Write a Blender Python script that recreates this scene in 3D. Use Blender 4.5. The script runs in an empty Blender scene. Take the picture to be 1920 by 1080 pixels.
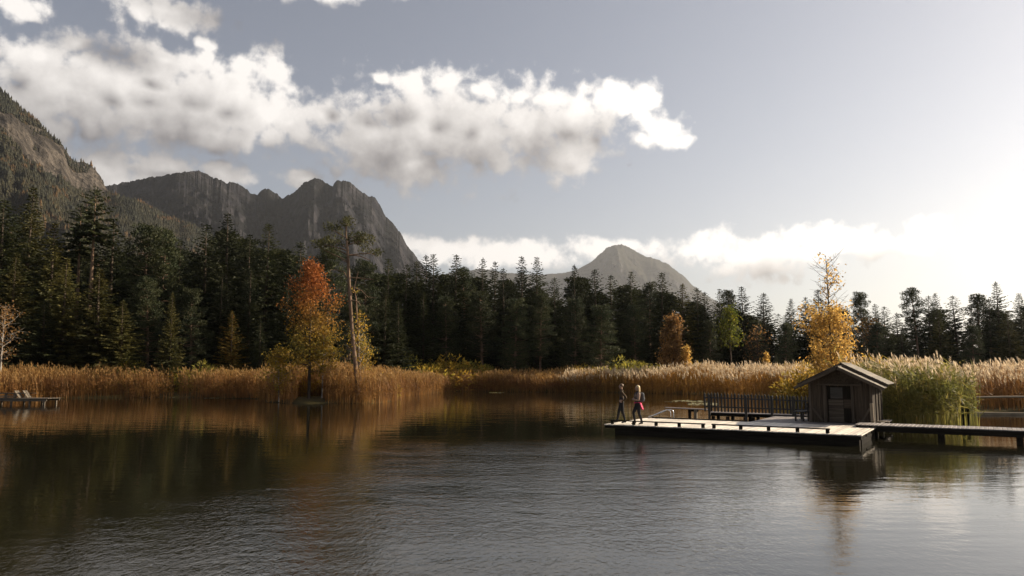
import bpy, bmesh, math, random
import numpy as np
from mathutils import Vector, Matrix

random.seed(7)
RNG = np.random.default_rng(11)
scene = bpy.context.scene
col = scene.collection

# ------------------------------------------------------------------ camera
F_PX, CAM_H = 1400.0, 3.0
PITCH = math.atan(150.0 / F_PX)
cam_d = bpy.data.cameras.new('camera')
cam_d.sensor_width = 36.0
cam_d.lens = 36.0 * F_PX / 1920.0
cam_d.clip_start = 0.1
cam_d.clip_end = 60000.0
cam = bpy.data.objects.new('camera', cam_d)
cam.location = (0, 0, CAM_H)
cam.rotation_euler = (math.pi / 2 + PITCH, 0, 0)
col.objects.link(cam)
scene.camera = cam

# ------------------------------------------------------------------ light
SUN_AZ, SUN_EL = math.radians(70.0), math.radians(26.0)
SUN_DIR = Vector((math.sin(SUN_AZ) * math.cos(SUN_EL), math.cos(SUN_AZ) * math.cos(SUN_EL), math.sin(SUN_EL)))
sun_d = bpy.data.lights.new('sun', 'SUN')
sun_d.energy = 5.0
sun_d.angle = math.radians(0.6)
sun_d.color = (1.0, 0.86, 0.66)
sun = bpy.data.objects.new('sun', sun_d)
sun.rotation_euler = SUN_DIR.to_track_quat('Z', 'Y').to_euler()
sun.location = (60, 20, 40)
col.objects.link(sun)

scene.view_settings.view_transform = 'Standard'
scene.view_settings.look = 'None'
scene.view_settings.exposure = 1.0
scene.view_settings.gamma = 1.0
scene.view_settings.use_curve_mapping = False
cy = scene.cycles
cy.max_bounces = 6
cy.diffuse_bounces = 2
cy.glossy_bounces = 3
cy.transmission_bounces = 2
cy.volume_bounces = 0
cy.transparent_max_bounces = 8
cy.sample_clamp_indirect = 4.0
cy.caustics_reflective = False
cy.caustics_refractive = False
cy.use_denoising = True


# ------------------------------------------------------------------ pixel <-> place
def ray(x, y):
    a, b = (x - 960) / F_PX, (540 - y) / F_PX
    return Vector((a, math.cos(PITCH) - b * math.sin(PITCH), math.sin(PITCH) + b * math.cos(PITCH)))


def on_plane(x, y, z=0.0):
    r = ray(x, y)
    return Vector((0, 0, CAM_H)) + r * ((z - CAM_H) / r.z)


def at_depth(x, y, Y):
    r = ray(x, y)
    return Vector((0, 0, CAM_H)) + r * (Y / r.y)


# ------------------------------------------------------------------ node helpers
class NT:
    def __init__(self, tree):
        self.t = tree

    def n(self, typ, **kw):
        nd = self.t.nodes.new(typ)
        for k, v in kw.items():
            setattr(nd, k, v)
        return nd

    def link(self, a, b):
        self.t.links.new(a, b)

    def put(self, sock, v):
        if hasattr(v, 'is_linked') or isinstance(v, bpy.types.NodeSocket):
            self.link(v, sock)
        elif isinstance(v, (tuple, list)) and sock.type == 'RGBA' and len(v) == 3:
            sock.default_value = (*v, 1)
        else:
            sock.default_value = v

    def math(self, op, a, b=None, c=None, clamp=False):
        nd = self.n('ShaderNodeMath', operation=op, use_clamp=clamp)
        for i, v in enumerate((a, b, c)):
            if v is not None:
                self.put(nd.inputs[i], v)
        return nd.outputs[0]

    def vmath(self, op, a, b=None, c=None):
        nd = self.n('ShaderNodeVectorMath', operation=op)
        for i, v in enumerate((a, b, c)):
            if v is not None:
                self.put(nd.inputs[i], v)
        return nd.outputs['Value'] if op in ('LENGTH', 'DOT_PRODUCT', 'DISTANCE') else nd.outputs[0]

    def noise(self, vec, scale, detail=2.0, rough=0.5, out='Fac', dist=0.0):
        nd = self.n('ShaderNodeTexNoise')
        if vec is not None:
            self.link(vec, nd.inputs['Vector'])
        nd.inputs['Scale'].default_value = scale
        nd.inputs['Detail'].default_value = detail
        nd.inputs['Roughness'].default_value = rough
        nd.inputs['Distortion'].default_value = dist
        return nd.outputs[out]

    def mix(self, fac, a, b, blend='MIX'):
        nd = self.n('ShaderNodeMix', data_type='RGBA', blend_type=blend)
        self.put(nd.inputs[0], fac)
        self.put(nd.inputs[6], a)
        self.put(nd.inputs[7], b)
        return nd.outputs[2]

    def mapr(self, v, a, b, c=0.0, d=1.0, smooth=True):
        nd = self.n('ShaderNodeMapRange')
        nd.interpolation_type = 'SMOOTHSTEP' if smooth else 'LINEAR'
        self.put(nd.inputs[0], v)
        for i, q in enumerate((a, b, c, d)):
            self.put(nd.inputs[i + 1], q)
        return nd.outputs[0]


# ------------------------------------------------------------------ sky with clouds
CLOUDS = [  # photograph pixel centre and half extents of each cloud lobe
    # bank at upper left
    (-60, 190, 230, 105), (120, 165, 150, 80), (250, 180, 200, 95), (420, 185, 130, 88), (500, 215, 70, 60), (130, 88, 38, 28), (60, 105, 60, 30), (300, 110, 45, 25), (380, 110, 50, 25), (460, 112, 45, 22), (515, 130, 28, 22), (400, 250, 130, 32), (540, 235, 40, 30),
    # bank in the middle
    (600, 215, 40, 30), (690, 255, 100, 78), (790, 245, 130, 98), (900, 245, 120, 90), (830, 150, 42, 30), (775, 160, 38, 26), (712, 150, 18, 14), (905, 165, 32, 26), (985, 235, 80, 72), (970, 185, 36, 22), (1090, 225, 95, 68), (1150, 185, 55, 30), (1205, 190, 38, 34), (1240, 245, 50, 34), (1275, 262, 26, 16), (1070, 295, 50, 40), (770, 318, 75, 32),
    # shreds along the top
    (310, 18, 100, 34), (385, 75, 30, 14), (15, 8, 62, 30), (560, -40, 160, 30),
    # bright ones behind the left ridge
    (200, 310, 90, 42), (300, 318, 90, 32), (420, 330, 60, 24), (560, 330, 45, 20),
    # low bank over the forest
    (840, 470, 100, 24), (970, 485, 120, 24), (1150, 466, 75, 24), (1325, 462, 62, 30), (1420, 482, 130, 38), (1525, 445, 80, 26), (1600, 462, 70, 22), (1690, 455, 42, 20), (1735, 425, 50, 28), (1890, 458, 50, 12),
]


def q_of(x, y):
    r = ray(x, y)
    return math.atan2(r.x, r.y), r.z / math.hypot(r.x, r.y)


def new_group(name):
    g = bpy.data.node_groups.new(name, 'ShaderNodeTree')
    g.interface.new_socket('Direction', in_out='INPUT', socket_type='NodeSocketVector')
    g.interface.new_socket('Value', in_out='OUTPUT', socket_type='NodeSocketFloat')
    t = NT(g)
    return g, t, t.n('NodeGroupInput').outputs[0], t.n('NodeGroupOutput').inputs[0]


def cloud_shape():
    g, t, d, out = new_group('cloud_shape')
    sep = t.n('ShaderNodeSeparateXYZ')
    t.link(d, sep.inputs[0])
    x, y, z = sep.outputs
    az = t.math('ARCTAN2', x, y)
    hor = t.math('MAXIMUM', t.math('SQRT', t.math('ADD', t.math('MULTIPLY', x, x), t.math('MULTIPLY', y, y))), 0.02)
    te = t.math('DIVIDE', z, hor)
    comb = t.n('ShaderNodeCombineXYZ')
    t.link(az, comb.inputs[0])
    t.link(te, comb.inputs[1])
    w = t.vmath('SUBTRACT', t.noise(d, 9.0, 3.0, 0.55, 'Color'), (0.5, 0.5, 0.5))
    w = t.vmath('MULTIPLY', w, (0.060, 0.045, 0.0))
    q = t.vmath('ADD', comb.outputs[0], w)
    S = None
    for (px, py, rx, ry) in CLOUDS:
        ca, ce = q_of(px, py)
        ra = abs(q_of(px + rx, py)[0] - ca) * 1.30
        re = abs(q_of(px, py - ry)[1] - ce) * 1.30
        m = t.vmath('MULTIPLY_ADD', q, (1 / ra, 1 / re, 0), (-ca / ra, -ce / re, 0))
        v = t.math('SUBTRACT', 1.0, t.vmath('LENGTH', m))
        S = v if S is None else t.math('SMOOTH_MAX', S, v, 0.30)
    # scattered cumulus over the rest of the sky, outside the photographed part
    gen = t.math('MULTIPLY_ADD', t.noise(d, 3.2, 2.0, 0.5), 3.2, -1.95)
    side = t.mapr(t.math('ABSOLUTE', az), 0.72, 0.95, 1.0, 0.0)
    low = t.mapr(te, 0.60, 0.78, 1.0, 0.0)
    gen = t.math('SUBTRACT', gen, t.math('MULTIPLY', t.math('MULTIPLY', side, low), 4.0))
    t.link(t.math('MAXIMUM', S, gen), out)
    return g


def cloud_billow():
    g, t, d, out = new_group('cloud_billow')
    b1 = t.math('ABSOLUTE', t.math('MULTIPLY_ADD', t.noise(d, 13.0, 1.0, 0.5), 4.0, -2.0))
    b2 = t.math('ABSOLUTE', t.math('MULTIPLY_ADD', t.noise(d, 30.0, 1.0, 0.5), 4.0, -2.0))
    b3 = t.math('MULTIPLY_ADD', t.noise(d, 62.0, 6.0, 0.62), 2.0, -1.0)
    bil = t.math('ADD', t.math('MULTIPLY', b1, 0.42), t.math('ADD', t.math('MULTIPLY', b2, 0.40), t.math('MULTIPLY', b3, 0.62)))
    t.link(t.math('SUBTRACT', bil, 0.20), out)
    return g


def build_world():
    w = bpy.data.worlds.new('World')
    scene.world = w
    w.use_nodes = True
    nt = w.node_tree
    nt.nodes.clear()
    t = NT(nt)
    out = t.n('ShaderNodeOutputWorld')
    bg = t.n('ShaderNodeBackground')
    bg.inputs['Strength'].default_value = 0.052
    t.link(bg.outputs[0], out.inputs[0])
    sky = t.n('ShaderNodeTexSky', sky_type='NISHITA')
    sky.sun_disc = False
    sky.sun_elevation = SUN_EL
    sky.sun_rotation = SUN_AZ
    sky.altitude = 600
    sky.air_density = 1.15
    sky.dust_density = 1.4
    sky.ozone_density = 1.2
    hs = t.n('ShaderNodeHueSaturation')
    hs.inputs['Saturation'].default_value = 0.56
    t.link(sky.outputs[0], hs.inputs['Color'])
    skyc = t.vmath('MULTIPLY', hs.outputs[0], (0.97, 0.935, 0.955))
    tc = t.n('ShaderNodeTexCoord')
    d = t.vmath('NORMALIZE', tc.outputs['Generated'])
    gs, gb = cloud_shape(), cloud_billow()

    def ev(g, vec):
        nd = t.n('ShaderNodeGroup')
        nd.node_tree = g
        t.link(vec, nd.inputs[0])
        return nd.outputs[0]
    S1, S2 = ev(gs, d), ev(gs, t.vmath('ADD', d, (0.058, 0.0, 0.050)))
    B1, B2 = ev(gb, d), ev(gb, t.vmath('ADD', d, (0.013, 0.0, 0.012)))
    Dn = t.math('ADD', S1, B1)
    alpha = t.mapr(Dn, 0.02, 0.62)
    macro = t.math('MULTIPLY', t.math('SUBTRACT', S1, S2), 1.10)
    micro = t.math('MULTIPLY', t.math('SUBTRACT', B1, B2), 0.36)
    thick = t.mapr(S1, 0.22, 0.80, 0.0, 1.0)
    v = t.math('ADD', t.math('ADD', macro, micro), t.math('MULTIPLY_ADD', thick, -0.34, 0.42))
    lit = t.mapr(v, -0.40, 1.20, smooth=False)
    cc = t.mix(lit, (0.165, 0.153, 0.157), (0.90, 0.855, 0.81))
    # clouds closer to the sun scatter more of it forward
    sd = t.math('MAXIMUM', t.vmath('DOT_PRODUCT', d, tuple(SUN_DIR)), 0.0)
    boost = t.math('MULTIPLY_ADD', t.math('POWER', sd, 3.0), 0.40, 0.92)
    cc = t.vmath('SCALE', cc, None)
    sc = cc.node
    nt.links.new(boost, sc.inputs['Scale'])
    cc10 = t.vmath('MULTIPLY', sc.outputs[0], (13, 13, 13))
    colr = t.mix(t.math('MULTIPLY', alpha, 0.97), skyc, cc10)
    t.link(colr, bg.inputs['Color'])
    w.cycles.sampling_method = 'MANUAL'
    w.cycles.sample_map_resolution = 512


build_world()


# ------------------------------------------------------------------ materials
def new_mat(name):
    m = bpy.data.materials.new(name)
    m.use_nodes = True
    m.node_tree.nodes.clear()
    t = NT(m.node_tree)
    out = t.n('ShaderNodeOutputMaterial')
    return m, t, out


def principled(t, colr, rough=0.8, spec=0.3, normal=None):
    b = t.n('ShaderNodeBsdfPrincipled')
    t.put(b.inputs['Base Color'], colr)
    t.put(b.inputs['Roughness'], rough)
    b.inputs['Specular IOR Level'].default_value = spec
    if normal is not None:
        t.link(normal, b.inputs['Normal'])
    return b


def leaf_mat(name, ca, cb, cc=None, scale=0.6, transl=0.4, tint=0.25, grad=None):
    """foliage: two or three leaf colours in noise patches, light passing through the blades"""
    m, t, out = new_mat(name)
    tc = t.n('ShaderNodeTexCoord')
    geo = t.n('ShaderNodeNewGeometry')
    oi = t.n('ShaderNodeObjectInfo')
    ob = tc.outputs['Object']
    off = t.vmath('ADD', ob, oi.outputs['Location'])
    n1 = t.mapr(t.noise(off, scale, 3, 0.6), 0.35, 0.65)
    c = t.mix(n1, ca, cb)
    if grad is not None:
        sep = t.n('ShaderNodeSeparateXYZ')
        t.link(ob, sep.inputs[0])
        h = t.math('ADD', sep.outputs[2], t.math('MULTIPLY', t.math('SUBTRACT', t.noise(ob, 0.9, 3), 0.5), 5.0))
        c = t.mix(t.mapr(h, grad[0], grad[1]), c, cc)
    elif cc is not None:
        c = t.mix(t.mapr(t.noise(off, scale * 2.3, 2), 0.55, 0.7), c, cc)
    r = geo.outputs['Random Per Island']
    v = t.math('MULTIPLY_ADD', r, 0.9, 0.55)
    c = t.vmath('SCALE', c, None)
    t.link(v, c.node.inputs['Scale'])
    c = c.node.outputs[0]
    v2 = t.math('MULTIPLY_ADD', oi.outputs['Random'], tint * 2, 1.0 - tint)
    c2 = t.vmath('SCALE', c, None)
    t.link(v2, c2.node.inputs['Scale'])
    c = c2.node.outputs[0]
    b = principled(t, c, 0.7, 0.25)
    tr = t.n('ShaderNodeBsdfTranslucent')
    t.link(c, tr.inputs['Color'])
    mx = t.n('ShaderNodeMixShader')
    mx.inputs[0].default_value = transl
    t.link(b.outputs[0], mx.inputs[1])
    t.link(tr.outputs[0], mx.inputs[2])
    t.link(mx.outputs[0], out.inputs[0])
    return m


def bark_mat(name, ca, cb, sc=3.0):
    m, t, out = new_mat(name)
    tc = t.n('ShaderNodeTexCoord')
    v = t.vmath('MULTIPLY', tc.outputs['Object'], (1, 1, 0.25))
    n = t.noise(v, sc, 5, 0.65)
    c = t.mix(t.mapr(n, 0.35, 0.65), ca, cb)
    bp = t.n('ShaderNodeBump')
    bp.inputs['Strength'].default_value = 0.6
    bp.inputs['Distance'].default_value = 0.05
    t.link(n, bp.inputs['Height'])
    b = principled(t, c, 0.9, 0.15, bp.outputs[0])
    t.link(b.outputs[0], out.inputs[0])
    return m


def wood_mat(name, ca, cb, moss=None, rough=0.75, spec=0.3):
    """weathered plank: grain along local X, each board its own tone"""
    m, t, out = new_mat(name)
    tc = t.n('ShaderNodeTexCoord')
    oi = t.n('ShaderNodeObjectInfo')
    off = t.math('MULTIPLY', oi.outputs['Random'], 37.0)
    cmb = t.n('ShaderNodeCombineXYZ')
    t.link(off, cmb.inputs[0])
    t.link(off, cmb.inputs[1])
    p = t.vmath('ADD', tc.outputs['Object'], cmb.outputs[0])
    g = t.noise(t.vmath('MULTIPLY', p, (1.2, 22, 22)), 1.0, 5, 0.65)
    blot = t.noise(p, 1.7, 4, 0.6)
    c = t.mix(t.mapr(g, 0.3, 0.7), ca, cb)
    c = t.mix(t.mapr(blot, 0.55, 0.75, 0.0, 0.55), c, tuple(x * 0.45 for x in ca))
    if moss:
        c = t.mix(t.mapr(t.noise(p, 3.1, 5, 0.7), 0.55, 0.68, 0.0, 0.8), c, moss)
    v = t.math('MULTIPLY_ADD', oi.outputs['Random'], 0.5, 0.75)
    s = t.vmath('SCALE', c, None)
    t.link(v, s.node.inputs['Scale'])
    bp = t.n('ShaderNodeBump')
    bp.inputs['Strength'].default_value = 0.5
    bp.inputs['Distance'].default_value = 0.01
    t.link(g, bp.inputs['Height'])
    b = principled(t, s.node.outputs[0], rough, spec, bp.outputs[0])
    t.link(b.outputs[0], out.inputs[0])
    return m


def plain_mat(name, c, rough=0.7, spec=0.3, metal=0.0, var=0.25, scale=8.0):
    m, t, out = new_mat(name)
    tc = t.n('ShaderNodeTexCoord')
    n = t.noise(tc.outputs['Object'], scale, 4, 0.6)
    cc = t.mix(n, tuple(x * (1 - var) for x in c), tuple(min(1, x * (1 + var)) for x in c))
    b = principled(t, cc, rough, spec)
    b.inputs['Metallic'].default_value = metal
    t.link(b.outputs[0], out.inputs[0])
    return m


M = {}
M['spruce'] = leaf_mat('spruce_needles', (0.020, 0.026, 0.011), (0.046, 0.050, 0.017), None, 0.35, 0.25, 0.35)
M['spruce_olive'] = leaf_mat('olive_spruce_needles', (0.06, 0.06, 0.018), (0.115, 0.098, 0.026), None, 0.35, 0.25, 0.3)
M['pine'] = leaf_mat('pine_needles', (0.030, 0.040, 0.018), (0.062, 0.066, 0.026), None, 0.4, 0.22, 0.25)
M['pine_olive'] = leaf_mat('olive_pine_needles', (0.055, 0.060, 0.024), (0.105, 0.100, 0.036), None, 0.5, 0.25, 0.0)  # lighter olive needle colour of the gnarled pine
M['larch'] = leaf_mat('larch_needles', (0.17, 0.105, 0.018), (0.10, 0.085, 0.02), (0.26, 0.12, 0.016), 0.5, 0.35, 0.2)
M['maple'] = leaf_mat('maple_leaves', (0.30, 0.18, 0.025), (0.18, 0.15, 0.028), (0.36, 0.125, 0.034), 0.5, 0.42, 0.0, grad=(5.0, 10.5))
M['birch'] = leaf_mat('birch_leaves', (0.62, 0.39, 0.10), (0.48, 0.28, 0.07), (0.70, 0.50, 0.17), 0.8, 0.6, 0.1)
M['copper'] = leaf_mat('copper_leaves', (0.27, 0.145, 0.05), (0.18, 0.10, 0.038), (0.34, 0.19, 0.05), 0.8, 0.45, 0.15)
M['lime'] = leaf_mat('lime_leaves', (0.15, 0.155, 0.02), (0.07, 0.09, 0.018), (0.24, 0.21, 0.02), 0.6, 0.45, 0.1)
M['bush'] = leaf_mat('golden_bush_leaves', (0.42, 0.26, 0.035), (0.32, 0.25, 0.04), (0.46, 0.25, 0.03), 0.7, 0.45, 0.2)
M['bush_green'] = leaf_mat('green_bush_leaves', (0.22, 0.21, 0.04), (0.32, 0.26, 0.045), None, 0.7, 0.4, 0.25)
M['bark'] = bark_mat('spruce_bark', (0.045, 0.034, 0.026), (0.10, 0.075, 0.055))
M['pine_bark'] = bark_mat('pine_bark', (0.10, 0.065, 0.042), (0.24, 0.16, 0.11))
M['birch_bark'] = bark_mat('birch_bark', (0.12, 0.10, 0.085), (0.42, 0.38, 0.33), 5.0)
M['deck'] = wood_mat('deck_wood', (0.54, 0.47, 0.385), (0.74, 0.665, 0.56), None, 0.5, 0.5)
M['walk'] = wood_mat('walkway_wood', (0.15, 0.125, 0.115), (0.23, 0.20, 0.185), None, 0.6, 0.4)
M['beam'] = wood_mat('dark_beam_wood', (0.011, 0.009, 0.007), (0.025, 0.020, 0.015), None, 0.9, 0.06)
M['hut'] = wood_mat('hut_wood', (0.028, 0.021, 0.015), (0.062, 0.047, 0.034), None, 0.85, 0.12)
M['hut_pale'] = wood_mat('pale_hut_wood', (0.052, 0.041, 0.031), (0.098, 0.078, 0.060), None, 0.85, 0.12)
M['roof'] = wood_mat('roof_wood', (0.12, 0.098, 0.074), (0.20, 0.165, 0.125), (0.06, 0.052, 0.028))
M['fence'] = wood_mat('fence_wood', (0.034, 0.031, 0.027), (0.07, 0.063, 0.054))
M['post'] = wood_mat('pale_post_wood', (0.16, 0.125, 0.085), (0.26, 0.21, 0.145))
M['dock_wood'] = wood_mat('far_dock_wood', (0.075, 0.060, 0.044), (0.135, 0.108, 0.08))
M['steel'] = plain_mat('ladder_steel', (0.62, 0.62, 0.62), 0.22, 0.5, 1.0, 0.1)
M['slope_tree'] = leaf_mat('slope_trees', (0.018, 0.019, 0.009), (0.030, 0.026, 0.010), (0.085, 0.044, 0.013), 0.012, 0.15, 0.0)
M['lily'] = plain_mat('lily_leaf', (0.28, 0.25, 0.10), 0.35, 0.5, 0, 0.5, 1.5)


# ------------------------------------------------------------------ mesh helpers
def mesh_np(name, V, Fc, mats, midx=None, smooth=False):
    """mesh from numpy verts (n,3) and tri/quad faces (m,k)"""
    me = bpy.data.meshes.new(name)
    V = np.asarray(V, dtype=np.float32)
    Fc = np.asarray(Fc, dtype=np.int32)
    k = Fc.shape[1]
    me.vertices.add(len(V))
    me.vertices.foreach_set('co', V.ravel())
    me.loops.add(Fc.size)
    me.loops.foreach_set('vertex_index', Fc.ravel())
    me.polygons.add(len(Fc))
    me.polygons.foreach_set('loop_start', np.arange(0, Fc.size, k, dtype=np.int32))
    for m in (mats if isinstance(mats, (list, tuple)) else [mats]):
        me.materials.append(m)
    if midx is not None:
        me.polygons.foreach_set('material_index', np.asarray(midx, dtype=np.int32))
    if smooth:
        me.polygons.foreach_set('use_smooth', np.ones(len(Fc), dtype=bool))
    me.update(calc_edges=True)
    return me


def link(name, me, parent=None, loc=None):
    o = bpy.data.objects.new(name, me)
    col.objects.link(o)
    if loc is not None:
        o.location = loc
    if parent is not None:
        o.parent = parent
    return o


def tag(o, label, cat=None, group=None, kind=None):
    o['label'] = label
    if cat:
        o['category'] = cat
    if group:
        o['group'] = group
    if kind:
        o['kind'] = kind
    return o


def thing(name, label, cat, loc, group=None):
    e = bpy.data.objects.new(name, None)
    e.empty_display_size = 0.3
    col.objects.link(e)
    e.location = loc
    return tag(e, label, cat, group)


def wparent(o, p):
    """parent keeping the world placement (parents here are location-only empties)"""
    o.parent = p
    if p.type == 'EMPTY':
        o.matrix_parent_inverse = Matrix.Translation(-Vector(p.location))
    else:
        o.matrix_parent_inverse = (p.matrix_parent_inverse @ p.matrix_basis if False else world_of(p)).inverted()


def world_of(o):
    m = o.matrix_basis.copy()
    if o.parent:
        m = world_of(o.parent) @ o.matrix_parent_inverse @ m
    return m


BOX_F = [(0, 3, 2, 1), (4, 5, 6, 7), (0, 1, 5, 4), (1, 2, 6, 5), (2, 3, 7, 6), (3, 0, 4, 7)]
_box_cache = {}


def box_mesh(L, w, t, mat, taper=None, jit=0.0):
    key = (round(L, 3), round(w, 3), round(t, 3), mat.name, taper)
    if key in _box_cache and not jit:
        return _box_cache[key]
    bm = bmesh.new()
    vs = []
    for sz in (-1, 1):
        for sx, sy in ((-1, -1), (1, -1), (1, 1), (-1, 1)):
            vs.append(bm.verts.new((sx * L / 2 + random.uniform(-jit, jit), sy * w / 2, sz * t / 2)))
    for f in BOX_F:
        bm.faces.new([vs[i] for i in f])
    bmesh.ops.recalc_face_normals(bm, faces=bm.faces)
    bv = min(0.012, 0.18 * min(w, t))
    bmesh.ops.bevel(bm, geom=list(bm.edges), offset=bv, segments=1, affect='EDGES')
    me = bpy.data.meshes.new('board')
    bm.to_mesh(me)
    bm.free()
    me.materials.append(mat)
    _box_cache[key] = me
    return me


def beam(name, p0, p1, w, t, mat, parent, up=(0, 0, 1), jit=0.0):
    """a board from p0 to p1; w across, t along `up`"""
    p0, p1 = Vector(p0), Vector(p1)
    X = (p1 - p0)
    L = X.length
    X.normalize()
    U = Vector(up)
    Y = U.cross(X)
    if Y.length < 1e-4:
        Y = Vector((0, 1, 0)).cross(X)
    Y.normalize()
    Z = X.cross(Y)
    o = bpy.data.objects.new(name, box_mesh(L, w, t, mat, jit=jit))
    col.objects.link(o)
    mw = Matrix.Translation((p0 + p1) / 2) @ Matrix((X, Y, Z)).transposed().to_4x4()
    o.matrix_basis = mw
    if parent is not None:
        wparent(o, parent)
    return o


def tube_arrays(pts, rad, seg=8, cap=True):
    """tapered tube along pts"""
    pts = [Vector(p) for p in pts]
    n = len(pts)
    V, Fq = [], []
    for i, p in enumerate(pts):
        d = (pts[min(i + 1, n - 1)] - pts[max(i - 1, 0)]).normalized()
        a = d.cross(Vector((0.13, 0.99, 0.07)))
        if a.length < 0.05:
            a = d.cross(Vector((1, 0, 0)))
        a.normalize()
        b = d.cross(a)
        for k in range(seg):
            an = 2 * math.pi * k / seg
            V.append(p + (a * math.cos(an) + b * math.sin(an)) * rad[i])
    for i in range(n - 1):
        for k in range(seg):
            k2 = (k + 1) % seg
            Fq.append((i * seg + k, i * seg + k2, (i + 1) * seg + k2, (i + 1) * seg + k))
    return np.array([tuple(v) for v in V]), np.array(Fq)


def tubes_mesh(name, specs, mat, seg=7):
    Vs, Fs, off = [], [], 0
    for pts, rad in specs:
        v, f = tube_arrays(pts, rad, seg)
        Vs.append(v)
        Fs.append(f + off)
        off += len(v)
    return mesh_np(name, np.vstack(Vs), np.vstack(Fs), mat, smooth=True)


def vnoise(x, y, seed=0):
    """smooth value noise on numpy arrays"""
    x = np.asarray(x, float)
    y = np.asarray(y, float)
    xi, yi = np.floor(x).astype(np.int64), np.floor(y).astype(np.int64)
    fx, fy = x - xi, y - yi
    fx, fy = fx * fx * (3 - 2 * fx), fy * fy * (3 - 2 * fy)

    def h(i, j):
        n = (i * 374761393 + j * 668265263 + seed * 1442695041) & 0x7fffffff
        n = ((n ^ (n >> 13)) * 1274126177) & 0x7fffffff
        return ((n ^ (n >> 16)) & 0xffff) / 65535.0
    return (h(xi, yi) * (1 - fx) + h(xi + 1, yi) * fx) * (1 - fy) + (h(xi, yi + 1) * (1 - fx) + h(xi + 1, yi + 1) * fx) * fy


def fbm(x, y, oct=5, seed=0, ridged=False):
    s, a, tot = 0, 1.0, 0
    for o in range(oct):
        n = vnoise(x * 2 ** o, y * 2 ** o, seed + o * 17)
        if ridged:
            n = 1 - np.abs(2 * n - 1)
        s = s + a * n
        tot += a
        a *= 0.5
    return s / tot


# ------------------------------------------------------------------ lake shore and ground
SHORE = [on_plane(x, y, 0) for x, y in ((-40, 751), (100, 747), (300, 745), (470, 748), (500, 755), (560, 757), (640, 756), (700, 757), (742, 752), (760, 742),
                                        (850, 734), (1000, 735), (1150, 736), (1300, 739), (1430, 743), (1500, 748), (1600, 762), (1700, 781), (1810, 783), (1840, 776), (1925, 773))]
SHORE = [(p.x, p.y) for p in SHORE]
POLY = np.array(SHORE + [(44, 46), (52, 25), (46, -4), (22, -26), (-18, -30), (-52, -12), (-74, 25), (-68, 58)])


def shore_dist(P):
    """signed distance to the lake outline, positive on land"""
    P = np.asarray(P, float)
    n = len(POLY)
    d = np.full(len(P), 1e9)
    inside = np.zeros(len(P), bool)
    for i in range(n):
        a, b = POLY[i], POLY[(i + 1) % n]
        e = b - a
        t = np.clip(((P - a) @ e) / (e @ e), 0, 1)
        d = np.minimum(d, np.hypot(*(P - a - t[:, None] * e).T))
        c = ((a[1] > P[:, 1]) != (b[1] > P[:, 1]))
        with np.errstate(divide='ignore', invalid='ignore'):
            xi = (b[0] - a[0]) * (P[:, 1] - a[1]) / (b[1] - a[1]) + a[0]
        inside ^= c & (P[:, 0] < xi)
    return np.where(inside, -d, d)


def ground_z(x, y):
    P = np.stack([np.atleast_1d(x), np.atleast_1d(y)], 1).astype(float)
    s = shore_dist(P)
    n = fbm(P[:, 0] * 0.05 + 9, P[:, 1] * 0.05, 4, 5)
    z = np.where(s < 0, np.maximum(-2.0, s * 0.5), np.minimum(s * 0.12, 0.35) + np.clip(s - 4, 0, 60) * 0.012 + 0.5 * (n - 0.5) * np.clip(s / 8, 0, 1))
    return z


def build_ground():
    na, radii = 240, np.concatenate([np.linspace(0.5, 160, 110), np.geomspace(170, 10300, 40)])
    an = np.linspace(0, 2 * np.pi, na, endpoint=False)
    R, A = np.meshgrid(radii, an, indexing='ij')
    X, Y = R * np.sin(A), R * np.cos(A)
    Z = ground_z(X.ravel(), Y.ravel())
    V = np.stack([X.ravel(), Y.ravel(), Z], 1)
    Fq = []
    for i in range(len(radii) - 1):
        k = np.arange(na)
        k2 = (k + 1) % na
        Fq.append(np.stack([i * na + k, (i + 1) * na + k, (i + 1) * na + k2, i * na + k2], 1))
    m, t, out = new_mat('ground_soil')
    tc = t.n('ShaderNodeTexCoord')
    n1 = t.noise(tc.outputs['Object'], 0.25, 5, 0.6)
    c = t.mix(t.mapr(n1, 0.4, 0.62), (0.055, 0.045, 0.022), (0.12, 0.095, 0.035))
    b = principled(t, c, 0.95, 0.1)
    t.link(b.outputs[0], out.inputs[0])
    o = link('ground', mesh_np('ground', V, np.vstack(Fq), m, smooth=True))
    tag(o, 'grassy ground around the lake under the reeds and forest', kind='structure')


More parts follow.
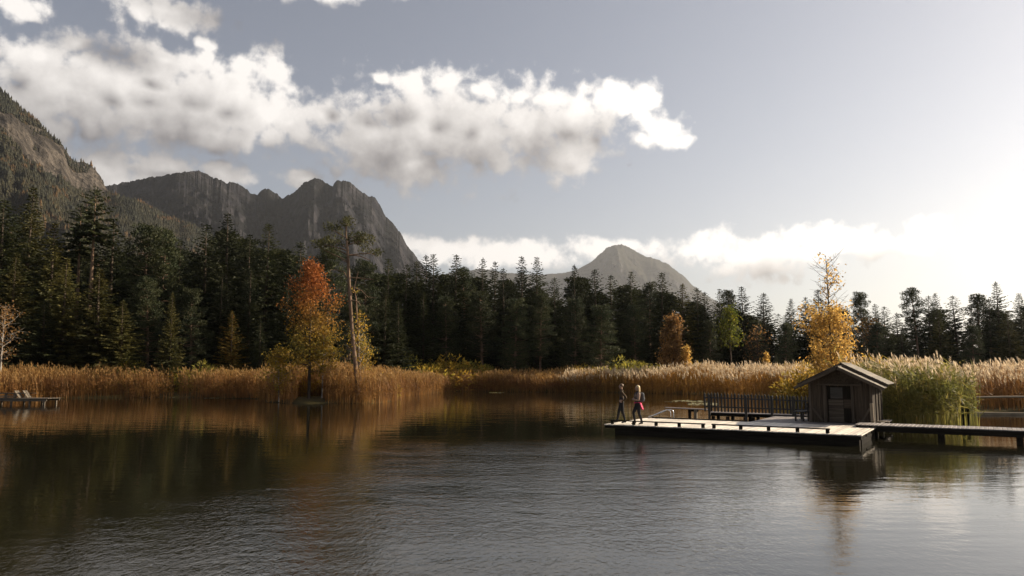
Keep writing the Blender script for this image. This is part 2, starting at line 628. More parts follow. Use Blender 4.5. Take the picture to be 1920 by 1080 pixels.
def build_lake():
    V = np.array([(-90, -45, 0), (75, -45, 0), (75, 112, 0), (-90, 112, 0)], float)
    m, t, out = new_mat('lake_water')
    geo = t.n('ShaderNodeNewGeometry')
    pos = geo.outputs['Position']
    sep = t.n('ShaderNodeSeparateXYZ')
    t.link(pos, sep.inputs[0])
    x, y = sep.outputs[0], sep.outputs[1]
    # gusts ruffle the near middle of the lake and leave the lee of the shores smooth
    patch = t.noise(pos, 0.075, 3, 0.55)
    wob = t.math('MULTIPLY', t.math('SUBTRACT', patch, 0.5), 16.0)
    wind = t.mapr(t.math('ADD', x, wob), -10.0, -3.0)                              # the left part lies in the lee of the wood
    wind = t.math('MULTIPLY', wind, t.mapr(t.math('ADD', y, t.math('MULTIPLY', wob, 0.6)), 26.0, 36.0, 1.0, 0.0))
    lee = t.mapr(t.math('ADD', t.math('SUBTRACT', x, t.math('MULTIPLY', y, 0.40)), t.math('MULTIPLY', wob, 0.25)), -3.6, 0.6, 1.0, 0.12)
    wind = t.math('MULTIPLY', wind, lee)
    streak = t.mapr(t.noise(t.vmath('MULTIPLY', pos, (0.35, 0.9, 1)), 0.5, 3, 0.6), 0.3, 0.6, 0.45, 1.0)
    wind = t.math('MULTIPLY', wind, streak)
    calm_rip = t.noise(t.vmath('MULTIPLY', pos, (0.5, 1.3, 1)), 1.2, 2, 0.5)
    small = t.noise(t.vmath('MULTIPLY', pos, (1.0, 0.55, 1)), 9.5, 3, 0.6, dist=0.9)
    mid = t.noise(t.vmath('MULTIPLY', pos, (1.0, 0.85, 1)), 3.4, 2, 0.5, dist=0.5)
    h = t.math('MULTIPLY', t.math('ADD', t.math('MULTIPLY', small, 0.014), t.math('MULTIPLY', mid, 0.012)), t.math('MULTIPLY_ADD', wind, 1.0, 0.035))
    h = t.math('ADD', h, t.math('MULTIPLY', calm_rip, t.mapr(y, 30.0, 46.0, 0.0075, 0.014)))
    bp = t.n('ShaderNodeBump')
    bp.inputs['Strength'].default_value = 1.0
    bp.inputs['Distance'].default_value = 1.0
    t.link(h, bp.inputs['Height'])
    b = principled(t, (0.012, 0.011, 0.006), t.math('MULTIPLY_ADD', wind, 0.04, 0.012), 1.0, bp.outputs[0])
    b.inputs['IOR'].default_value = 1.40
    t.link(b.outputs[0], out.inputs[0])
    o = link('lake', mesh_np('lake', V, np.array([(0, 1, 2, 3)]), m))
    tag(o, 'dark lake with wind ripples and tree reflections', kind='structure')


build_ground()
build_lake()


# ------------------------------------------------------------------ mountains
def mountain_mat(name, rock_a, rock_b, wood_a, wood_b, gold, woods, scale, bare=False):
    m, t, out = new_mat(name)
    geo = t.n('ShaderNodeNewGeometry')
    pos = geo.outputs['Position']
    sep = t.n('ShaderNodeSeparateXYZ')
    t.link(geo.outputs['Normal'], sep.inputs[0])
    nz = sep.outputs[2]
    n1 = t.noise(pos, scale * 0.35, 6, 0.6)
    n2 = t.noise(t.vmath('MULTIPLY', pos, (1, 1, 0.35)), scale * 2.5, 6, 0.68)
    n3 = t.noise(pos, scale * 9.0, 4, 0.6)
    rock = t.mix(t.mapr(n2, 0.40, 0.70), rock_a, rock_b)
    wood = t.mix(t.mapr(n3, 0.4, 0.6), wood_a, wood_b)
    wood = t.mix(t.mapr(t.noise(pos, scale * 5.0, 4, 0.7), 0.52, 0.68, 0.0, 0.8), wood, gold)
    f = t.math('ADD', t.math('MULTIPLY', t.math('SUBTRACT', nz, woods), 3.0), t.math('MULTIPLY', t.math('SUBTRACT', n1, 0.5), 4.5))
    f = t.math('ADD', f, t.math('MULTIPLY', t.math('SUBTRACT', n3, 0.5), 2.0))
    if bare:
        at = t.n('ShaderNodeAttribute', attribute_name='bare_rock')
        f = t.math('SUBTRACT', f, t.math('MULTIPLY', at.outputs['Fac'], 4.0))
        f = t.math('ADD', f, 0.9)
    c = t.mix(t.mapr(f, -0.35, 0.35), rock, wood)
    hgt = t.math('ADD', t.math('MULTIPLY', n2, 34.0), t.math('MULTIPLY', n3, 12.0))
    bp = t.n('ShaderNodeBump')
    bp.inputs['Strength'].default_value = 0.9
    bp.inputs['Distance'].default_value = 1.0
    t.link(hgt, bp.inputs['Height'])
    b = principled(t, c, 0.95, 0.05, bp.outputs[0])
    t.link(b.outputs[0], out.inputs[0])
    return m


def build_mountain(name, label, sil, r0, foot, back, mat, seed, spur, crestn, steep, ncol=420, nrow=130, rcurve=0.0, fine=0.25):
    """relief with its crest line at about r0 metres, falling to foot and back"""
    sx = np.array([s[0] for s in sil], float)
    sy = np.array([s[1] for s in sil], float)
    xs = np.linspace(sx[0], sx[-1], ncol)
    ys = np.interp(xs, sx, sy)
    ys = ys + (fbm(xs * 0.10, xs * 0 + seed, 5, seed) - 0.5) * crestn - (fbm(xs * 0.30, xs * 0 + seed, 3, seed + 9, ridged=True) - 0.5) * crestn * 0.45
    az = np.empty(ncol)
    te = np.empty(ncol)
    for i in range(ncol):
        az[i], te[i] = q_of(xs[i], ys[i])
    rc = r0 * (1 + rcurve * np.linspace(-1, 1, ncol) + 0.10 * (fbm(xs * 0.012, xs * 0 + 3, 3, seed + 5) - 0.5))
    hc = CAM_H + te * rc
    tt = np.concatenate([np.linspace(0, 1, nrow), np.linspace(1, 2, 26)[1:]])
    V = np.empty((len(tt), ncol, 3))
    u = az * r0
    for j, t in enumerate(tt):
        t1 = min(t, 1.0)
        if t <= 1:
            r = foot + (rc - foot) * t
            prof = t ** steep
        else:
            r = rc + (back - rc) * (t - 1)
            prof = 1 - 0.9 * (t - 1) ** 0.8
        sp = fbm(u / spur + 0.35 * t, t * 1.1 + 0 * u, 5, seed + 31, ridged=True) - 0.55
        sm = fbm(u / (spur * fine), r / (spur * 0.5), 5, seed + 77, ridged=True) - 0.5
        env = 4 * t1 * (1 - t1) if t <= 1 else 0.3
        z = hc * prof + hc * (0.30 * sp + 0.12 * sm) * env
        # cliff bands: the height climbs in uneven steps
        st = hc * 0.055
        zz = z / st + 1.6 * (fbm(u / (spur * 0.8), z / 150.0, 3, seed + 3) - 0.5)
        fr = zz - np.floor(zz)
        z = z + st * (np.clip(fr * 2.2 - 0.6, 0, 1) - fr) * 0.8 * min(1.0, 3 * (1 - t1))
        if t <= 1:   # stay just below the crest's sight line
            z = np.minimum(z, CAM_H + (te * r) * (0.90 + 0.10 * t))
            rel = fbm(u / (spur * 0.62) + z / (spur * 1.4), z / (spur * 0.55), 7, seed + 51, ridged=True) - 0.5
            dr = spur * (0.55 * sm * env + 0.85 * rel * min(1.0, 4 * (1 - t)) * min(1.0, 5 * t))
        else:
            dr = 0
        rr = r + dr
        V[j] = np.stack([rr * np.sin(az), rr * np.cos(az), np.maximum(z * (rr / r if t <= 1 else 1), -1 + 0 * z)], 1)
    nr = len(tt)
    I = np.arange((nr - 1) * ncol).reshape(nr - 1, ncol)[:, :-1].ravel()
    Fq = np.stack([I, I + 1, I + ncol + 1, I + ncol], 1)
    o = link(name, mesh_np(name, V.reshape(-1, 3), Fq, mat, smooth=False))
    tag(o, label, kind='structure')
    return V, o


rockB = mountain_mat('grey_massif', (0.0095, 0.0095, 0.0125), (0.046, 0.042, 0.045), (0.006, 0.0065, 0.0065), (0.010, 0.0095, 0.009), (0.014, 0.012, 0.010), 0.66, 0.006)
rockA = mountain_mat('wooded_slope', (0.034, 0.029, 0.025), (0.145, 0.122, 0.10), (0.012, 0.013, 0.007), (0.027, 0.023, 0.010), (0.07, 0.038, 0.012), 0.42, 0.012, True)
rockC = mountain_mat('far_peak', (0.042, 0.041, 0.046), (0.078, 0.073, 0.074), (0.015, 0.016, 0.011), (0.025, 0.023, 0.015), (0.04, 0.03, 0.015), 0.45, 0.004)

SIL_B = [(60, 372), (150, 356), (200, 347), (230, 342), (290, 332), (330, 325), (352, 321), (372, 320), (385, 325), (400, 335), (408, 334), (424, 345), (432, 341), (445, 344), (470, 361), (482, 366), (492, 357), (506, 355), (516, 362), (530, 372), (545, 364), (562, 352), (574, 339), (588, 335),
         (603, 337), (616, 345), (624, 348), (632, 340), (644, 338), (660, 344), (676, 358), (690, 368), (704, 372), (712, 384), (722, 404), (735, 416), (748, 434), (762, 456), (776, 476), (790, 496), (815, 520), (850, 560)]
SIL_A = [(-420, -60), (-200, 60), (-60, 140), (0, 170), (22, 188), (45, 210), (70, 228), (95, 252), (118, 272), (130, 294), (140, 303), (158, 303), (172, 310), (188, 330), (198, 352), (212, 366), (240, 372), (270, 386), (300, 402), (340, 418), (375, 434), (420, 462), (480, 500), (560, 560)]
SIL_C = [(700, 560), (800, 520), (870, 508), (905, 504), (950, 512), (1010, 515), (1060, 512), (1085, 504), (1108, 491), (1122, 478), (1138, 465), (1152, 460), (1166, 459), (1180, 463), (1192, 472), (1206, 479), (1235, 487), (1258, 499), (1280, 516), (1297, 534), (1318, 550), (1360, 575), (1430, 600)]
build_mountain('mountain', 'dark grey jagged massif with twin rocky summits behind the forest', SIL_B, 3000, 1700, 4300, rockB, 3, 230, 7, 1.25, 900, 230)
VA, slopeA = build_mountain('mountain', 'steep wooded slope with rock bands beyond the left trees', SIL_A, 2000, 750, 2700, rockA, 8, 200, 5, 1.55, 640, 150)
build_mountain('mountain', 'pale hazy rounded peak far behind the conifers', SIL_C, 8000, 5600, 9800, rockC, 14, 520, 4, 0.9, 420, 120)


def bare_rock(P, j, i, ncol):
    """where the near slope shows cliff: broken bands high up, towards its far shoulder"""
    t = j / 150.0
    px = np.interp(i / ncol, [0, 1], [SIL_A[0][0], SIL_A[-1][0]])
    n = fbm(P[..., 0] * 0.007 + P[..., 2] * 0.004, P[..., 2] * 0.012, 5, 91)
    n2 = fbm(P[..., 0] * 0.05, P[..., 2] * 0.03, 3, 17)
    band = np.exp(-((t - np.interp(px, [-100, 0, 170], [0.82, 0.84, 0.91])) / 0.085) ** 2) * np.clip((225 - px) / 40, 0, 1)
    return np.clip((band * 1.0 + (n - 0.5) * 2.6 + (n2 - 0.5) * 2.4 - 0.80) * 4, 0, 1)


def slope_forest():
    """small conifers all over the near slope and along its crest, one mass"""
    nr, nc, _ = VA.shape
    jj, ii = np.meshgrid(np.arange(nr), np.arange(nc), indexing='ij')
    mask = bare_rock(VA, jj.astype(float), ii.astype(float), nc)
    at = slopeA.data.attributes.new('bare_rock', 'FLOAT', 'POINT')
    at.data.foreach_set('value', mask.ravel().astype(np.float32))
    vis = VA[:150]
    N = 46000
    jj = 150 * RNG.uniform(0.12, 0.99, N) ** 0.75
    ii = RNG.uniform(nc * 0.38, nc - 30, N)
    j0, i0 = jj.astype(int), ii.astype(int)
    fj, fi = jj - j0, ii - i0
    j1, i1 = np.minimum(j0 + 1, 149), np.minimum(i0 + 1, nc - 1)
    P = (vis[j0, i0] * ((1 - fj) * (1 - fi))[:, None] + vis[j1, i0] * (fj * (1 - fi))[:, None] + vis[j0, i1] * ((1 - fj) * fi)[:, None] + vis[j1, i1] * (fj * fi)[:, None])
    P = P[RNG.uniform(0.05, 1, N) > mask[j0, i0]]
    n = len(P)
    H = RNG.uniform(6.5, 15.0, n) * (0.7 + 0.6 * fbm(P[:, 0] * 0.02, P[:, 1] * 0.02, 3, 5))
    Rr = H * RNG.uniform(0.16, 0.26, n)
    a0 = RNG.uniform(0, 6.28, n)
    Vs = []
    for lev, (z, rr) in enumerate(((0.08, 1.0), (0.42, 0.72))):
        for k in range(5):
            a = a0 + 2 * np.pi * k / 5 + lev * 0.6
            jit = RNG.uniform(0.7, 1.2, n)
            Vs.append(P + np.stack([np.cos(a) * Rr * rr * jit, np.sin(a) * Rr * rr * jit, H * z], 1))
    Vs.append(P + np.stack([0 * H, 0 * H, H * 0.62], 1))
    Vs.append(P + np.stack([0 * H, 0 * H, H], 1))
    V = np.stack(Vs, 1)
    T = []
    for k in range(5):
        k2 = (k + 1) % 5
        T.append((k, k2, 10))
        T.append((5 + k, 5 + k2, 11))
    T = np.array(T)
    Fc = (np.arange(n)[:, None, None] * 12 + T[None]).reshape(-1, 3)
    o = link('slope_forest', mesh_np('slope_forest', V.reshape(-1, 3), Fc, M['slope_tree']))
    tag(o, 'dark conifers and rusty larches covering the steep slope', 'forest', kind='stuff')


slope_forest()


# ------------------------------------------------------------------ trees
def tris_obj(V, mat, name):
    V = np.asarray(V, dtype=np.float32).reshape(-1, 3)
    Fc = np.arange(len(V), dtype=np.int32).reshape(-1, 3)
    return mesh_np(name, V, Fc, mat)


def rand_dirs(n):
    v = RNG.normal(size=(n, 3))
    return v / np.linalg.norm(v, axis=1)[:, None]


def sprays(P, Dv, ln, wd):
    """one leaf-shaped triangle at each P along Dv"""
    n = len(P)
    Dv = Dv / (np.linalg.norm(Dv, axis=1)[:, None] + 1e-9)
    S = np.cross(Dv, rand_dirs(n))
    S /= (np.linalg.norm(S, axis=1)[:, None] + 1e-9)
    a = P - S * wd[:, None] * 0.5
    b = P + S * wd[:, None] * 0.5
    c = P + Dv * ln[:, None]
    return np.stack([a, b, c], 1)


def spruce_mesh(H, R, base, seed, dens=1.0, ragged=0.25, power=0.8, bare=0.0):
    rs = random.Random(seed)
    zb = base * H
    z = zb
    P, Dv, ln = [], [], []
    stems = [([(0, 0, -0.5), (0, 0, H * 0.5), (rs.uniform(-.1, .1), rs.uniform(-.1, .1), H * 0.985)], [H * 0.012 + 0.05, H * 0.008 + 0.02, 0.015])]
    lobes = [rs.uniform(0, 6.28) for _ in range(3)]
    while z < H * 0.985:
        t = (z - zb) / (H - zb)
        L0 = R * max(0.03, (1 - t)) ** power * (0.72 if t < 0.08 else 1.0)
        nb = int((5.4 + 5.2 * (1 - t)) * dens)
        ph = rs.uniform(0, 6.28)
        for k in range(nb):
            an = ph + 6.283 * k / nb + rs.uniform(-0.35, 0.35)
            if rs.random() < bare:
                continue
            L = L0 * rs.uniform(1 - 2 * ragged, 1 + ragged * 0.7) * (1 + 0.16 * math.sin(an * 2 + lobes[0] + 3 * t) + 0.12 * math.sin(an * 3 + lobes[1] + 7 * t))
            if L < 0.08:
                L = 0.08
            e = -0.42 + 1.05 * t + rs.uniform(-0.15, 0.15)
            ca, sa = math.cos(an), math.sin(an)
            m = max(2, int(L / 0.24))
            for i in range(m):
                s = 0.12 + 0.88 * (i + rs.random()) / m
                r = s * L
                zz = z + r * math.tan(e) * (1 - 0.35 * s) + 0.10 * L * s * s - 0.05 * rs.random() * L
                for q in range(6):
                    side = rs.uniform(-1, 1)
                    P.append((ca * r - sa * side * 0.12, sa * r + ca * side * 0.12, zz))
                    Dv.append((ca * 0.75 - sa * side * 0.9, sa * 0.75 + ca * side * 0.9, rs.uniform(-0.75, 0.15) + 0.25 * t))
                    ln.append(rs.uniform(0.32, 0.70) * (0.38 + 0.66 * (1 - t)) * (1.1 - 0.35 * s))
        z += (0.30 + 0.22 * (1 - t)) * rs.uniform(0.8, 1.2)
    for k in range(14):
        P.append((0, 0, H * 0.95 + k * 0.06))
        Dv.append((rs.uniform(-.5, .5), rs.uniform(-.5, .5), 1.0))
        ln.append(0.24)
    P, Dv, ln = np.array(P), np.array(Dv), np.array(ln)
    T = sprays(P, Dv, ln, ln * RNG.uniform(0.40, 0.66, len(ln)))
    return T, stems


def puff(center, r, n, flat=0.6, size=0.3):
    d = rand_dirs(n)
    rad = r * RNG.uniform(0.35, 1.0, n) ** 0.5
    P = np.array(center) + d * rad[:, None] * np.array([1, 1, flat])
    dv = d + rand_dirs(n) * 0.8 + np.array([0, 0, 0.35])
    ln = size * RNG.uniform(0.6, 1.3, n)
    return sprays(P, dv, ln, ln * 0.42)


def pine_mesh(H, R, base, seed, nb=42, size=0.34):
    rs = random.Random(seed)
    lean = rs.uniform(-0.03, 0.03) * H, rs.uniform(-0.03, 0.03) * H
    pts = [(lean[0] * s * s, lean[1] * s * s, H * s - (0.5 if s == 0 else 0)) for s in (0, 0.25, 0.5, 0.75, 0.97)]
    stems = [(pts, [H * 0.014, H * 0.012, H * 0.009, H * 0.006, 0.02])]
    T = []
    for k in range(nb):
        t = (k + rs.random()) / nb
        z = H * (base + (0.97 - base) * t)
        s = z / H
        an = k * 2.4 + rs.uniform(-0.5, 0.5)
        L = R * (1.0 - 0.72 * t ** 1.6) * rs.uniform(0.45, 1.1) * (0.6 + 0.4 * min(1, t * 4))
        c0 = Vector((lean[0] * s * s, lean[1] * s * s, z))
        up = L * rs.uniform(0.0, 0.35)
        c1 = c0 + Vector((math.cos(an) * L, math.sin(an) * L, up))
        mid = c0.lerp(c1, 0.55) + Vector((0, 0, -0.1 * L))
        stems.append(([c0, mid, c1], [0.05 + 0.006 * H * (1 - t) * 0.4, 0.035, 0.015]))
        for q in range(3):
            cc = c0.lerp(c1, rs.uniform(0.55, 1.05)) + Vector((rs.uniform(-.4, .4), rs.uniform(-.4, .4), rs.uniform(-0.05, 0.4)))
            T.append(puff(cc, rs.uniform(0.5, 0.95), 70, 0.55, size * 0.85))
    T.append(puff(Vector(pts[-1]), 0.7, 60, 0.9, size))
    return np.concatenate(T), stems


def broadleaf_mesh(H, R, base, seed, nleaf, size, shape, stemr=0.011, nlimb=46, bend=0.02, upright=0.7, leafy=(0.0, 1.0), clump=0.35):
    """trunk, ascending limbs, twigs; leaves scattered in clumps along the twigs"""
    rs = random.Random(seed)
    lx, ly = rs.uniform(-bend, bend) * H, rs.uniform(-bend, bend) * H

    def axis(s):
        return Vector((lx * math.sin(s * 2.2), ly * math.sin(s * 2.8), H * s))
    ss = [0, 0.15, 0.35, 0.55, 0.75, 0.9, 0.985]
    stems = [([axis(s) - Vector((0, 0, 0.4 if s == 0 else 0)) for s in ss], [H * stemr * (1.15 - s) + 0.006 for s in ss])]
    tips = []
    for k in range(nlimb):
        t = (k + rs.random()) / nlimb
        s = base + (0.97 - base) * t
        an = k * 2.399 + rs.uniform(-0.6, 0.6)
        L = R * shape(t) * rs.uniform(0.5, 1.2)
        c0 = axis(s)
        c1 = c0 + Vector((math.cos(an) * L, math.sin(an) * L, L * upright * rs.uniform(0.5, 1.3)))
        mid = c0.lerp(c1, 0.5) + Vector((0, 0, -0.08 * L))
        stems.append(([c0, mid, c1], [0.02 + 0.0035 * H * (1 - t), 0.016, 0.006]))
        for q in range(5):
            a = rs.uniform(0.3, 1.0)
            b0 = c0.lerp(mid, a * 2) if a < 0.5 else mid.lerp(c1, a * 2 - 1)
            d = Vector((rs.uniform(-1, 1), rs.uniform(-1, 1), rs.uniform(-0.3, 1))) * (0.28 * R * (0.4 + shape(t)))
            b1 = b0 + d
            stems.append(([b0, b1], [0.010, 0.004]))
            if leafy[0] <= t <= leafy[1] or rs.random() < 0.04:
                tips.append((b0, b1))
        if leafy[0] <= t <= leafy[1]:
            tips.append((mid, c1))
    per = max(1, int(nleaf / max(1, len(tips))))
    T = []
    for b0, b1 in tips:
        n = per
        s = RNG.uniform(0.2, 1.1, n)
        P = np.array(b0) + (np.array(b1) - np.array(b0)) * s[:, None] + RNG.normal(size=(n, 3)) * clump
        ln = size * RNG.uniform(0.7, 1.35, n)
        dv = rand_dirs(n) + np.array([0, 0, -0.35])
        t1 = sprays(P, dv, ln, ln * 0.75)
        # second triangle makes each leaf a kite
        t2 = t1[:, [1, 0, 2]].copy()
        t2[:, 2] = P - dv / np.linalg.norm(dv, axis=1)[:, None] * ln[:, None] * 0.35
        q = np.stack([t1[:, 0], t1[:, 2], t1[:, 1], t2[:, 2]], 1)
        T.append(q)
    return np.concatenate(T), stems


def make_tree_data(name, T, stems, leafm, barkm, seg=6):
    if T.shape[1] == 4:
        crown = mesh_np(name + '_crown', T.reshape(-1, 3), np.arange(T.shape[0] * 4).reshape(-1, 4), leafm)
    else:
        crown = tris_obj(T, leafm, name + '_crown')
    trunk = tubes_mesh(name + '_trunk', stems, barkm, seg)
    return crown, trunk


def plant_tree(name, label, cat, data, loc, sc=(1, 1, 1), rot=0.0, group=None, lean=(0, 0)):
    e = bpy.data.objects.new(name, None)
    e.empty_display_size = 0.5
    col.objects.link(e)
    e.location = loc
    e.scale = sc
    e.rotation_euler = (lean[0], lean[1], rot)
    tag(e, label, cat, group)
    for nm, me in (('crown', data[0]), ('trunk', data[1])):
        o = bpy.data.objects.new(nm, me)
        o.parent = e
        col.objects.link(o)
    return e


# kinds of conifer, each 20 m tall before scaling
CON = {}
for i, (R, base, rag, pw, bare) in enumerate(((4.2, 0.06, 0.22, 0.70, 0.0), (3.9, 0.10, 0.30, 0.66, 0.05), (4.6, 0.05, 0.24, 0.78, 0.0), (3.5, 0.14, 0.34, 0.66, 0.08), (4.4, 0.08, 0.36, 0.84, 0.05))):
    CON['s%d' % i] = make_tree_data('spruce%d' % i, *spruce_mesh(20, R, base, 100 + i, 1.0, rag, pw, bare), M['spruce'], M['bark'])
for i, (R, base, rag, pw) in enumerate(((4.4, 0.05, 0.24, 0.82), (3.9, 0.08, 0.28, 0.78))):
    CON['o%d' % i] = make_tree_data('olive%d' % i, *spruce_mesh(20, R, base, 130 + i, 1.0, rag, pw, 0.03), M['spruce_olive'], M['bark'])
for i, (R, base, nb) in enumerate(((3.2, 0.45, 40), (3.6, 0.30, 60), (2.6, 0.55, 34), (4.0, 0.12, 90))):
    CON['p%d' % i] = make_tree_data('pine%d' % i, *pine_mesh(20, R, base, 150 + i, nb), M['pine'], M['pine_bark'])
CON['p4'] = make_tree_data('pine4', *spruce_mesh(20, 2.3, 0.74, 158, 1.0, 0.34, 0.5, 0.1), M['pine'], M['pine_bark'])
CON['l0'] = make_tree_data('larch0', *spruce_mesh(20, 4.6, 0.05, 170, 0.85, 0.3, 0.8, 0.05), M['larch'], M['bark'])
CON['y0'] = make_tree_data('young0', *spruce_mesh(20, 4.8, 0.02, 175, 1.0, 0.2, 0.95, 0.0), M['spruce_olive'], M['bark'])
CON['y1'] = make_tree_data('young1', *spruce_mesh(20, 4.6, 0.02, 176, 1.0, 0.2, 0.95, 0.0), M['spruce'], M['bark'])


def conifer(kind, px, top, Y, label, wide=1.0, group=None, name=None, cat=None, base_px=None):
    Y = Y + (4.5 if (px < 520 and Y < 105) else 0.0)
    p = at_depth(px, top, Y)
    bx = p.x if base_px is None else at_depth(base_px, 690, Y).x
    g = float(ground_z(bx, Y)[0])
    H = p.z - g
    s = H / 20.0
    w = s ** 0.6 * wide * (1.32 if kind[0] in 'so' else 1.15) * random.uniform(0.9, 1.12)
    nm = name or {'s': 'spruce_tree', 'o': 'spruce_tree', 'p': 'pine_tree', 'l': 'larch_tree', 'y': 'young_spruce'}[kind[0]]
    ct = cat or {'spruce_tree': 'spruce', 'pine_tree': 'pine', 'larch_tree': 'larch', 'young_spruce': 'spruce'}[nm]
    return plant_tree(nm, label, ct, CON[kind], (bx, Y, g - 0.1), (w, w, s), random.uniform(0, 6.28), group, (random.gauss(0, 0.012), random.gauss(0, 0.012)))

GF = 'conifers of the forest edge across the lake'
SKYLINE = [  # kind, tip pixel x, y, distance, width factor, label
    ('s2', 12, 372, 84, 1.25, 'broad dark spruce cut by the left picture edge, highest there'),
    ('o0', 58, 346, 92, 1.0, 'tall thin-topped spruce second in from the left picture edge'),
    ('o1', 103, 412, 86, 1.0, 'olive spruce between the thin-topped spruce and the twin pines'),
    ('s4', 215, 412, 90, 1.25, 'wide brownish spruce just right of the tall twin pines'),
    ('s1', 243, 440, 98, 0.9, 'narrow spruce in the dip right of the twin pines'),
    ('p1', 277, 420, 97, 0.9, 'dark rounded pine below the wooded slope, left of two alike'),
    ('p1', 306, 427, 99, 0.9, 'dark rounded pine below the wooded slope, right of two alike'),
    ('s3', 338, 447, 104, 0.9, 'low dark spruce in front of the sunlit cliff foot'),
    ('s0', 388, 417, 98, 1.0, 'dark spruce left of the tallest spruce under the massif'),
    ('s2', 432, 398, 96, 1.0, 'tallest dark spruce in front of the grey massif'),
    ('s3', 468, 436, 103, 0.9, 'slim spruce in the gap between the two tallest massif spruces'),
    ('s0', 502, 417, 98, 1.0, 'pointed dark spruce left of the red autumn tree'),
    ('s1', 562, 450, 104, 1.0, 'spruce rising directly behind the red autumn tree'),
    ('p1', 618, 465, 96, 1.0, 'bushy pine between red autumn tree and gnarled pine'),
    ('p3', 690, 488, 92, 1.0, 'bushy dark pine right behind the gnarled shore pine'),
    ('s3', 729, 482, 106, 0.85, 'small spruce tip right of the gnarled shore pine'),
    ('s1', 757, 492, 108, 0.9, 'spruce tip where the massif slope meets the treeline'),
    ('s0', 785, 487, 112, 0.9, 'spruce at the foot of the massif, left of a thin tip'),
    ('s3', 801, 476, 114, 0.8, 'thin spruce tip next to the end of the massif slope'),
    ('s2', 815, 474, 108, 0.9, 'full spruce first to stand clear of the massif'),
    ('s0', 852, 475, 110, 1.0, 'spruce with a sharp tip against the low cloud bank'),
    ('p1', 875, 500, 112, 0.8, 'shorter dark tree right of the sharp-tipped spruce'),
    ('s4', 906, 481, 116, 0.85, 'open-branched spruce under the low cloud bank, left of a pair'),
    ('s3', 926, 488, 118, 0.75, 'thin spruce right of the open-branched spruce'),
    ('s1', 945, 500, 114, 0.8, 'lower spruce beside the twin-topped spruces'),
    ('s0', 978, 478, 112, 0.95, 'left one of the twin-topped spruces in the middle'),
    ('s2', 1004, 480, 110, 0.85, 'right one of the twin-topped spruces in the middle'),
    ('s1', 1040, 517, 112, 0.9, 'rounded spruce in the dip left of the far peak'),
    ('s4', 1076, 493, 116, 0.85, 'layered spruce standing left of the hazy peak'),
    ('s0', 1119, 502, 112, 0.95, 'spruce below the left flank of the hazy peak'),
    ('s3', 1146, 513, 114, 0.95, 'spruce right below the summit of the hazy peak'),
    ('s2', 1182, 507, 112, 0.85, 'spruce in front of the right shoulder of the hazy peak'),
    ('p0', 1216, 528, 114, 0.8, 'ragged dark pine left of the tall spruce at the peak flank'),
    ('s0', 1238, 508, 109, 1.0, 'tall bushy spruce over the copper birch'),
    ('o1', 1279, 529, 110, 0.95, 'sunlit brownish spruce right of the copper birch'),
    ('s1', 1306, 537, 112, 0.8, 'spruce at the foot of the far peak, left of two'),
    ('s3', 1322, 545, 113, 0.8, 'spruce at the foot of the far peak, right of two'),
    ('s2', 1348, 540, 112, 0.8, 'spruce above and left of the lime green tree'),
    ('p1', 1364, 543, 114, 0.8, 'bushy top directly over the lime green tree'),
    ('s0', 1394, 534, 111, 0.9, 'pointed spruce right above the lime green tree'),
    ('s1', 1431, 547, 112, 0.9, 'even spruce halfway between lime tree and golden birch'),
    ('s2', 1480, 558, 114, 0.8, 'spruce left of the golden birch, farther of two'),
    ('s3', 1507, 555, 112, 0.8, 'spruce left of the golden birch, nearer of two'),
    ('s0', 1537, 540, 110, 0.95, 'dark spruce behind the top of the golden birch'),
    ('p3', 1616, 547, 108, 0.7, 'broad dark tree right of the golden birch'),
    ('s1', 1642, 567, 110, 0.85, 'spruce on the right shoulder of the broad dark tree'),
    ('s3', 1656, 572, 109, 0.8, 'small spruce before the low gap in the treeline'),
    ('s4', 1682, 584, 112, 0.9, 'lowest spruce, in the bright gap of the treeline'),
    ('p0', 1716, 538, 106, 0.85, 'open-crowned conifer right of the bright gap'),
    ('s1', 1737, 552, 107, 0.85, 'spruce between the open-crowned conifer and its right neighbour'),
    ('s0', 1756, 547, 108, 0.8, 'spruce above the seed-headed reed clump'),
    ('s3', 1790, 552, 106, 0.9, 'slim spruce alone in a bright gap at right'),
    ('p2', 1830, 550, 106, 1.0, 'dark pine left of the tallest conifer at right'),
    ('s4', 1868, 525, 104, 0.85, 'tallest conifer near the right picture edge'),
    ('s1', 1850, 558, 102, 1.0, 'bushy spruce hugging the tallest right-hand conifer'),
    ('s2', 1912, 548, 103, 1.0, 'dark conifer cut by the right picture edge'),
]
for kind, px, top, Y, wd, lab in SKYLINE:
    conifer(kind, px, top, Y, lab, wd, GF)
# beyond both picture edges the wood goes on
for kind, px, top, Y, wd, lab in (('s0', -70, 400, 86, 1.1, 'forest spruce just beyond the left picture edge'), ('s1', -140, 420, 90, 1.1, 'forest spruce farther beyond the left picture edge'), ('s4', 1975, 560, 100, 1.0, 'forest spruce just beyond the right picture edge'), ('s0', 2040, 550, 98, 1.0, 'forest spruce farther beyond the right picture edge')):
    conifer(kind, px, top, Y, lab, wd, GF)

# tall twin pines on the left
conifer('p4', 178, 345, 88, 'tallest bare-stemmed pine with dark tufted top on the left', 1.0, 'twin pines on the left', base_px=160)
conifer('p4', 152, 382, 90, 'lower bare-stemmed pine left of the tallest pine', 0.9, 'twin pines on the left', base_px=138)

